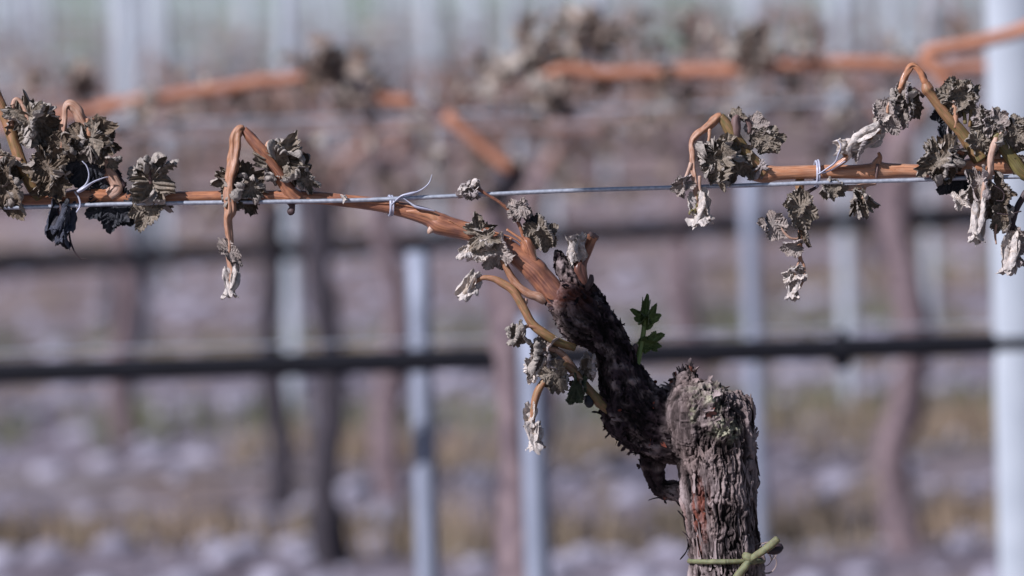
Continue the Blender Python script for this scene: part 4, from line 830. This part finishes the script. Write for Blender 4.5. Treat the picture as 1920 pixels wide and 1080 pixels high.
tie('plastic_tie', (733, 385, 10), 'clear plastic tie with flying tails binding the wire to the cane left of the head', [
    ('band', ring(730, 404, 367, 0, 3.0), lk_), ('band', ring(735, 404, 367, 0, 2.2), lk_),
    ('tail', [(734, 384, 20, 3), (752, 368, 24, 5), (770, 363, 26, 7), (784, 359, 26, 4), (798, 350, 26, 3), (806, 340, 26, 2.5), (810, 327, 26, 1.5)], dict(segs=12, flat=.5)),
    ('tail', [(754, 370, 22, 2.5), (768, 380, 24, 4), (780, 388, 24, 6.5), (798, 392, 24, 6), (815, 396, 22, 3)], dict(segs=12, flat=.5))])
tie('plastic_tie', (1530, 330, 12), 'clear plastic tie holding the orange cane to the wire beside a dried bud', [
    ('band', ring(1530, 352, 302, 2, 3.0), lk_), ('band', ring(1534, 350, 300, 2, 2.2), lk_),
    ('tail', [(1532, 328, 22, 3), (1548, 318, 26, 4), (1566, 304, 34, 4), (1572, 290, 40, 3.5), (1577, 274, 42, 2.5), (1570, 262, 42, 1.5)], dict(segs=10, flat=.5)),
    ('tail', [(1534, 326, 20, 3), (1556, 320, 24, 3), (1585, 302, 34, 2.5)], dict(segs=10, flat=.5))])
tie('plastic_tie', (152, 345, 20), 'clear plastic tie tangled in the leaf cluster at the left edge', [
    ('band', [(140, 360, 26, 5), (148, 372, 24, 6), (150, 386, 22, 5), (143, 398, 20, 4)], dict(segs=12, flat=.4)),
    ('tail', [(148, 356, 34, 4), (162, 345, 38, 5), (167, 328, 40, 3.5), (163, 312, 40, 3), (154, 302, 40, 2)], dict(segs=10, flat=.5)),
    ('tail', [(146, 360, 34, 8), (160, 352, 36, 9), (174, 342, 34, 5), (196, 333, 30, 2.5), (204, 332, 30, 1.5)], dict(segs=12, flat=.5))])
bd_ = bud(None, 645, 370, 26, 16, -60, 2, M_bud, 25, 30, name='bud_scale')
tag(bd_, 'tiny cream flake stuck on the wire between hanging shoot and plastic tie', 'bud scale')
t4 = thing('trunk_tie', 'green stretch tie knotted round the trunk at the bottom edge', 'plant tie', W(1362, 1046, 0))
band = [(1362+69*math.sin(R(a)), 1052+1.5*math.cos(R(a)), 69*math.cos(R(a))*1.0, 4.8) for a in np.linspace(0, 360, 40)]
stem('band', band, M_tieg, t4, segs=14, groove=.1)
stem('knot', [(1396, 1041, 62, 6), (1402, 1045, 68, 10), (1411, 1051, 66, 9), (1415, 1057, 62, 4)], M_tieg, t4, segs=16, groove=.15)
stem('tail', [(1404, 1052, 70, 5.5), (1420, 1040, 78, 6.8), (1440, 1026, 86, 7.2), (1459, 1010, 92, 6.4)], M_tieg, t4, segs=16, groove=.1)
stem('tail', [(1408, 1046, 70, 6), (1397, 1062, 74, 7), (1382, 1082, 76, 7.4), (1368, 1104, 76, 7)], M_tieg, t4, segs=16, groove=.1)
stem('tail_end', [(1438, 1030, 70, 8), (1456, 1028, 66, 11), (1466, 1024, 62, 6)], M_wet, t4, (.1, .1), segs=12, groove=.2)
# stake standing just left of the frame: it throws the vertical shadow that crosses wire and arm
sdir = Vector((math.sin(SUN_AZ), math.cos(SUN_AZ), 0)); tgt = W(1180, 650, 12); ts = .62
sp_ = tgt - sdir*ts
def post(name, x, y, top, wd, label, m=M_post, group=None, base_z=-.3, prof='U'):
    """rolled steel trellis post: folded section with punched slots and hooks"""
    t = thing(name, label, 'post' if 'post' in name else 'stake', (x, y, 0), group)
    a = wd/2
    if prof == 'U':
        sec = [(-a, a*.7), (-a, -a*.5), (-a*.35, -a*.7), (-a*.25, -a*.35), (a*.25, -a*.35), (a*.35, -a*.7), (a, -a*.5), (a, a*.7), (a*.92, a*.7), (a*.9, -a*.35), (a*.4, -a*.5), (a*.3, -a*.2), (-a*.3, -a*.2), (-a*.4, -a*.5), (-a*.9, -a*.35), (-a*.92, a*.7)]
    elif prof == 'B':
        sec = [(-a, a*.6), (-a, -a*.45), (-a*.9, -a*.55), (a*.9, -a*.55), (a, -a*.45), (a, a*.6)]
    else:
        sec = [(a*math.cos(q), a*math.sin(q)) for q in np.linspace(0, 2*math.pi, 14, endpoint=False)]
    zs = np.linspace(base_z, top, 14); V = [(x+p, y+q, z) for z in zs for p, q in sec]; n = len(sec)
    F = [[k*n+j, k*n+(j+1) % n, (k+1)*n+(j+1) % n, (k+1)*n+j] for k in range(len(zs)-1) for j in range(n)]+[list(range(n))[::-1], [(len(zs)-1)*n+j for j in range(n)]]
    o = mk('shaft', V, F, m, t, prof != 'U')
    bm = bmesh.new()
    for z in np.arange(.15, top-.03, .1):
        for s in (-1, 1):
            mt = Matrix.Translation((x+s*a*1.08, y, z)) @ Matrix.Diagonal((a*.16+.001, a*.35, .011, 1)); bmesh.ops.create_cube(bm, size=1, matrix=mt)
    if prof == 'U':
        me = bpy.data.meshes.new('wire_hooks'); bm.to_mesh(me); me.materials.append(m); link(bpy.data.objects.new('wire_hooks', me), t)
    bm.free(); return t
post('trellis_post', sp_.x, sp_.y, 1.5, .040, 'bare steel post standing just outside the left edge of the picture', m=M_post, prof='R')

# ================================================================== ROWS BEHIND
def far_leaf(G, p, s, rs, m):
    V, F, lf, ve = leaf_mesh(int(rs.integers(1, 60)), nr=6, nth=26, bend=.2+.5*rs.random(), wrap=.6*rs.random(), curl=.8, ruf=.2, crum=.14, pleat=0)
    M = np.array(Euler((rs.random()*6.28, rs.random()*6.28, rs.random()*6.28)).to_matrix()); 
    G.add((V*s)@M.T+p, tri_pad(F), {'lf': lf, 'vein': ve}, m)
def far_clump(parent, p, s, n, rs, pale=.25, name='leaf_cluster', label=None):
    G = Geo()
    for k in range(n):
        far_leaf(G, np.array(p)+rs.normal(size=3)*s*.42*np.array([1, .7, 1]), s*(.5+.4*rs.random()), rs, 1 if rs.random() < pale else 0)
    G.F = tri_clean(G.F); o = G.build(name, [M_far, M_farp], parent)
    if label: o['label'] = label
    return o
def ftube(name, pts, m, parent, segs=9, g=.1, seed=1):
    V, F, A = tube(pts, segs, .012, g, 6, seed, rough=.2); return mk(name, V, tri_clean(F), m, parent, True, {'fib': A['fib']})
# ---- second row, placed from the photograph
D2 = 5.88
def B(x, y, D=D2, dd=0): return at(x, y, D+dd)
rs = np.random.default_rng(11)
b = B(985, 1080); b.z = 0
va = thing('grapevine', 'blurred grapevine right behind the arm, its orange cane arching to the left', 'grapevine', b, 'grapevines of the second row')
tp = B(950, 560)
ftube('trunk', [[b.x, b.y, -.03, .03], [b.x-.005, b.y, .25, .022], list(B(968, 860))+[.02], list(B(955, 700))+[.017], list(tp)+[.021], list(B(930, 470))+[.023], list(B(905, 400))+[.016]], M_tbark, va, 12, .2)
pts = [(905, 400), (935, 330), (960, 320), (915, 285), (860, 235), (800, 200), (740, 180), (690, 160), (640, 145), (580, 147), (500, 152), (430, 165), (330, 178), (250, 190), (180, 205), (100, 222), (0, 240)]
for seg in (pts[2:4]+[(835, 214)], [(775, 192), (720, 184), (700, 172)], pts[9:]):
    ftube('cane', [list(B(x, y))+[.0068] for x, y in seg], M_fcane, va, 9, .05)
ftube('cane', [list(B(x, y))+[.005] for x, y in [(835, 214), (775, 192)]], M_tbark, va)
ftube('cane', [list(B(x, y))+[.007] for x, y in [(705, 175), (650, 150), (585, 146)]], M_tbarkd, va)
ftube('bark_arm', [list(B(x, y, dd=.01))+[.014] for x, y in [(905, 420), (930, 370), (958, 325), (962, 312)]], M_tbarkd, va)
for (x, y, s, n, pl) in [(270, 185, 34, 6, .1), (245, 235, 34, 5, .6), (160, 165, 60, 6, .1), (60, 160, 40, 4, .3), (455, 175, 32, 5, .05), (500, 165, 30, 4, .05), (620, 150, 56, 12, .1), (600, 130, 40, 7, .1), (680, 160, 36, 6, .05), (655, 185, 34, 5, .15), (640, 195, 16, 2, 1), (600, 180, 30, 4, .2), (815, 190, 22, 3, .9), (790, 235, 30, 4, .7), (930, 150, 44, 6, .2), (905, 130, 30, 3, .1), (965, 320, 36, 6, .05), (940, 390, 40, 6, .1), (400, 195, 30, 4, .2), (700, 160, 30, 4, .1), (265, 245, 20, 2, 1), (480, 215, 24, 3, .7), (540, 110, 24, 2, .2), (340, 230, 24, 3, .8), (430, 235, 22, 2, .9), (700, 260, 20, 2, .6), (120, 240, 26, 3, .5), (820, 280, 22, 2, .9), (860, 150, 26, 3, .3), (590, 250, 22, 2, .5), (375, 150, 22, 2, .3)]:
    far_clump(va, B(x, y, dd=-.02+.05*rs.random()), s*1.08*TK*D2, n, rs, pl*1.3+.12)
b = B(2380, 1080); b.z = 0
vb = thing('grapevine', 'blurred grapevine beyond the right edge whose long orange cane crosses the upper right', 'grapevine', b, 'grapevines of the second row')
ftube('trunk', [[b.x, b.y, -.03, .03], [b.x, b.y, .3, .024], list(B(2360, 400))+[.024], list(B(2340, 200))+[.02]], M_tbark, vb, 12, .2)
ftube('cane', [list(B(x, y))+[r] for x, y, r in [(2340, 215, .012), (2150, 160, .009), (1920, 132, .007), (1750, 125, .006), (1600, 118, .0066), (1500, 122, .006), (1380, 132, .0075), (1250, 136, .0072), (1130, 138, .007), (1060, 130, .007), (1010, 150, .006)]], M_fcane, vb, 9, .05)
ftube('shoot', [list(B(x, y, 5.5))+[.007] for x, y in [(1960, 40), (1900, 62), (1820, 84), (1745, 96), (1740, 110), (1770, 150), (1800, 190)]], M_fcane, vb, 9, .05)
for (x, y, s, n, pl) in [(1005, 90, 46, 8, .15), (1030, 130, 40, 6, .1), (1018, 165, 34, 5, .6), (1030, 220, 30, 4, .9), (1110, 80, 50, 8, .15), (1130, 120, 34, 5, .1), (980, 85, 26, 3, .2), (1225, 95, 26, 3, .3), (1290, 65, 30, 3, .3), (1385, 95, 26, 4, .9), (1405, 75, 40, 6, .2), (1400, 130, 34, 5, .2), (1450, 100, 24, 3, .2), (1270, 180, 26, 3, .1), (1310, 190, 34, 4, .1), (1560, 150, 26, 3, .4), (1580, 215, 22, 2, .9), (1690, 100, 24, 3, .5), (1480, 150, 26, 3, .2), (1240, 150, 30, 4, .1), (1620, 170, 28, 3, .3), (1880, 20, 20, 3, .1), (1160, 150, 26, 3, .3), (1210, 200, 22, 2, 1), (1150, 225, 22, 3, .4), (1350, 215, 22, 3, .8), (1060, 200, 26, 3, .2), (1180, 60, 30, 4, .2), (1070, 50, 26, 3, .2), (970, 130, 34, 4, .3), (1500, 85, 22, 2, .4), (1660, 190, 22, 3, .8)]:
    far_clump(vb, B(x, y, dd=-.02+.05*rs.random()), s*1.35*TK*D2, n+2, rs, pl*1.3+.1)
b = B(-900, 1080); b.z = 0

def row_line(name, x0, y0, x1, y1, D, rad, m, label, cat, group=None, sag=0, ext=6.0):
    A_, B_ = at(x0, y0, D), at(x1, y1, D); dz = (B_-A_)/(B_.x-A_.x); M_ = (A_+B_)/2
    pts = [M_+dz*t for t in np.linspace(-ext, ext, 25)]
    return wire_obj(name, pts, rad, m, label, cat, group)
row_line('irrigation_hose', 0, 700, 1920, 643, D2, .0118, M_hose, 'thick black irrigation hose of the second row crossing behind the trunk', 'hose', 'irrigation hoses')
row_line('trellis_wire', 0, 662, 1920, 606, D2, .0014, M_wire, 'blurred pale wire running just above the thick black hose', 'wire', 'wires of the rows behind')
row_line('trellis_wire', 0, 240, 1920, 180, D2, .0018, M_wire, 'blurred pale wire of the second row behind the hanging shoot', 'wire', 'wires of the rows behind')
for x in (1578,):
    p = B(x, 660 if x > 1000 else 686); G = Geo(); V_, F_, A_ = tube([[p.x, p.y, p.z+.022, .004], [p.x, p.y, p.z+.018, .006], [p.x, p.y, p.z, .012], [p.x, p.y, p.z-.015, .007], [p.x, p.y, p.z-.018, .004]], 12, .003, 0, 5, 1, rough=0)
    o = mk('drip_emitter', V_+0, tri_clean(F_), M_hose); tag(o, 'black drip emitter on the hose ' + ('right of the trunk' if x > 1000 else 'left of the trunk'), 'emitter')
def post_px(x, yref, D, wd, ytop, label, name='vine_stake', group='stakes behind the vine', prof='R', m=M_post):
    p = at(x, yref, D); top = at(x, ytop, D).z if ytop is not None else 1.6
    return post(name, p.x, p.y, top, wd, label, m, group, prof=prof)
post_px(1003, 850, D2-.15, .026, 590, 'pale stake behind the yellow lower shoots, left of the trunk', prof='R')
post_px(797, 880, D2+.1, .025, 470, 'pale stake left of the one behind the lower shoots')
post_px(1905, 500, D2, .050, None, 'wide bright steel post at the right edge', 'trellis_post', 'steel posts', 'B', M_postb)
post_px(1412, 600, 8.3, .026, 330, 'faint stake rising above the knotted trunk head')
# ---- rows further back: one detailed vine, copied with all its parts
def copy_tree(o, parent=None):
    c = o.copy(); COL.objects.link(c)
    if parent is not None: c.parent = parent
    for ch in o.children: copy_tree(ch, c)
    return c
def far_vine(seed, m, detailed=True, dark=False):
    r = np.random.default_rng(seed); t = thing('grapevine', 'x', 'grapevine', (0, 0, 0))
    bend = r.normal()*(.012 if m is M_tbarkd else .03); th = .60+.06*r.random()
    if detailed:
        ftube('trunk', [[0, 0, -.04, .034], [bend, .01, .12, .027], [-bend*.6, 0, .34, .024], [bend*.5, .01, th-.1, .023], [0, 0, th, .028], [.02, 0, th+.05, .018]], m, t, 10, .25, seed)
        for s in (-1, 1):
            c = ftube('cane', [[0, 0, th+.02, .012], [s*.07, .01, th+.11, .009], [s*.2, 0, th+.15, .008], [s*.36, .01, th+.14, .0075], [s*.5, 0, th+.13, .006]], M_fcane3, t, 7, .05, seed)
            for k in range(4):
                x = s*(.1+.11*k+.03*r.random()); h = .05+.07*r.random(); dx = (.02+.03*r.random())*(1 if r.random() < .5 else -1); z0 = th+.14
                ftube('shoot', [[x, 0, z0, .004], [x+dx*.6, 0, z0+h, .0035], [x+dx*1.2, .005, z0+h*.7, .003], [x+dx*1.4, .01, z0-h*.6, .0025]], M_fcane3, t, 6, .05, seed+k)
                far_clump(t, (x+dx*.5, 0, z0+h*.4), .036, 5, r, .15); far_clump(t, (x+dx*1.4, .01, z0-h*.7), .032, 4, r, .35); far_clump(t, (x-dx, .02, z0-h*1.1), .034, 4, r, .15)
        far_clump(t, (0, -.02, th-.02), .03, 4, r, .3)
        return t
    # one light mesh for the vines too far away to show their parts
    G = Geo()
    V, F, A = tube([[0, 0, -.04, .034], [bend, .01, .15, .027], [-bend*.6, 0, .4, .023], [0, 0, th, .028], [.02, 0, th+.05, .018]], 8, .05, .2, 6, seed, rough=.2); G.add(V, tri_pad(F), m=0)
    for s in (-1, 1):
        V, F, A = tube([[0, 0, th+.02, .012], [s*.07, .01, th+.11, .01], [s*.3, 0, th+.15, .009], [s*.5, 0, th+.13, .007]], 5, .05, 0, 6, seed, rough=0); G.add(V, tri_pad(F), m=1)
        for k in range(6):
            c = np.array([s*(.03+.5*r.random()), r.normal()*.02, th+.12+r.normal()*.07])
            for q in range(2):
                pc = c+r.normal(size=3)*.015; a, b_, c_ = r.normal(size=(3, 3))*.025
                G.add(np.array([pc+a, pc+b_, pc+c_, pc-a*.8]), [[0, 1, 2, 3]], m=2 if r.random() < .6 else 3)
    bpy.data.objects.remove(t); G.A = {}; G.F = tri_clean(G.F)
    return tag(G.build('grapevine', [m, M_fcane2, M_far, M_farp]), 'x', 'grapevine')
protos = [far_vine(101, M_tbark), far_vine(102, M_tbark), far_vine(103, M_tbarkd)]
used = [False]*3
def vine_at(k, x, y, label, group, rz=0, sc=1):
    o = copy_tree(protos[k]) if used[k] else protos[k]; used[k] = True
    o.location = (x, y, gz(x, y)); o.rotation_euler.z = rz; o.scale = (sc, sc, sc); o['label'] = label; o['group'] = group; return o
def px_vine(k, px, D, label, group, sc=1):
    p = at(px, 700, D); return vine_at(k, p.x, p.y, label, group, (0, math.pi)[int(px) % 2], sc*.86)
G3 = 'blurred vines in the rows behind'
px_vine(2, 512, 9.6, 'dark slender blurred trunk left of a thicker dark one', G3, .9)
px_vine(2, 615, 8.5, 'thickest dark blurred trunk, right of a slender dark one', G3, 1.0)
px_vine(0, 1700, 8.4, 'blurred brown vine between trunk head and right post', G3, 1.1)
px_vine(1, 737, 9.6, 'blurred brown vine just left of the second pale stake', G3)
px_vine(0, 240, 10.9, 'blurred vine behind the left end of the wire', G3)
px_vine(1, -560, 8.5, 'blurred vine past the left edge, third row', G3)
px_vine(0, 1010, 8.5, 'blurred vine whose cane hangs behind the leaves at the head of the main cane', G3)
px_vine(1, 1290, 10.9, 'blurred vine behind the green shoot', G3)
px_vine(0, 2500, 8.5, 'blurred vine past the right edge, third row', G3)
row_line('irrigation_hose', 0, 497, 1920, 395, 9.6, .017, M_hose, 'blurred dark hose of the third row, above the nearer hose', 'hose', 'irrigation hoses')
row_line('trellis_wire', 0, 260, 1920, 200, 8.45, .002, M_wire, 'faint wire of the third row just below the nearer blurred wire', 'wire', 'wires of the rows behind')
light = [far_vine(200+k, (M_tbark, M_tbark, M_tbarkd)[k % 3], False) for k in range(6)]
lused = [False]*6
def stake_mesh(h, wd):
    G = Geo(); V, F, A = tube([[0, 0, -.2, wd/2], [0, 0, h*.5, wd/2], [0, 0, h, wd/2]], 8, .5, 0, 5, 1, rough=0); G.add(V, tri_pad(F)); G.A = {}; G.F = tri_clean(G.F)
    return G.build('vine_stake', M_postb)
stk = [stake_mesh(1.05, .03), stake_mesh(1.6, .06)]; sused = [False, False]
ordn = ['third', 'fourth', 'fifth', 'sixth', 'seventh', 'eighth', 'ninth', 'tenth', 'eleventh', 'twelfth', 'thirteenth', 'fourteenth', 'fifteenth', 'sixteenth', 'seventeenth', 'eighteenth', 'nineteenth', 'twentieth']
rr = np.random.default_rng(77)
for k in range(17):
    y = 11.0+2.55*k; sp = 1.0; hw = .105*y+.7; x = -hw + rr.random()*sp*.6
    while x < hw:
        if (k > 0 or abs(x) > 1.2) and k < 8:
            q = int(rr.integers(6)); o = light[q].copy() if lused[q] else light[q]
            if lused[q]: COL.objects.link(o)
            lused[q] = True; o.location = (x, y+rr.normal()*.05, gz(x, y)); o.rotation_euler = (0, 0, math.pi*(rr.random() < .5)); sc = .74+.12*rr.random(); o.scale = (sc, sc, sc)
            o['label'] = f'small blurred frost-burnt vine in the {ordn[k+1]} row from the camera'; o['group'] = f'blurred vines of the {ordn[k+1]} row'
        if k >= 9 and rr.random() < .15: x += .5; continue
        tall = rr.random() < (.15 if k < 5 else .5); s = 1 if tall else 0
        o = stk[s].copy() if sused[s] else stk[s]
        if sused[s]: COL.objects.link(o)
        sused[s] = True; o.location = (x+.06+rr.normal()*.02, y, gz(x, y)); o.name = 'trellis_post' if tall else 'vine_stake'
        tag(o, f'pale blurred {"tall trellis post" if tall else "thin stake"} in the {ordn[k+1]} row from the camera', 'post' if tall else 'stake', f'pale {"posts" if tall else "stakes"} of the {ordn[k+1]} row')
        x += sp*(.9+.2*rr.random())
    if k < 9:
        for z, rad, nm in ((.36, .0085, 'irrigation_hose'), (.58, .0022, 'trellis_wire')):
            o = wire_obj(nm, [Vector((t, y, z)) for t in np.linspace(-hw-.5, hw+.5, 9)], rad, M_hose if 'hose' in nm else M_wire, f'{"thin dark hose" if "hose" in nm else "faint grey wire"} of the {ordn[k+1]} row from the camera', 'hose' if 'hose' in nm else 'wire', 'irrigation hoses' if 'hose' in nm else 'wires of the rows behind')
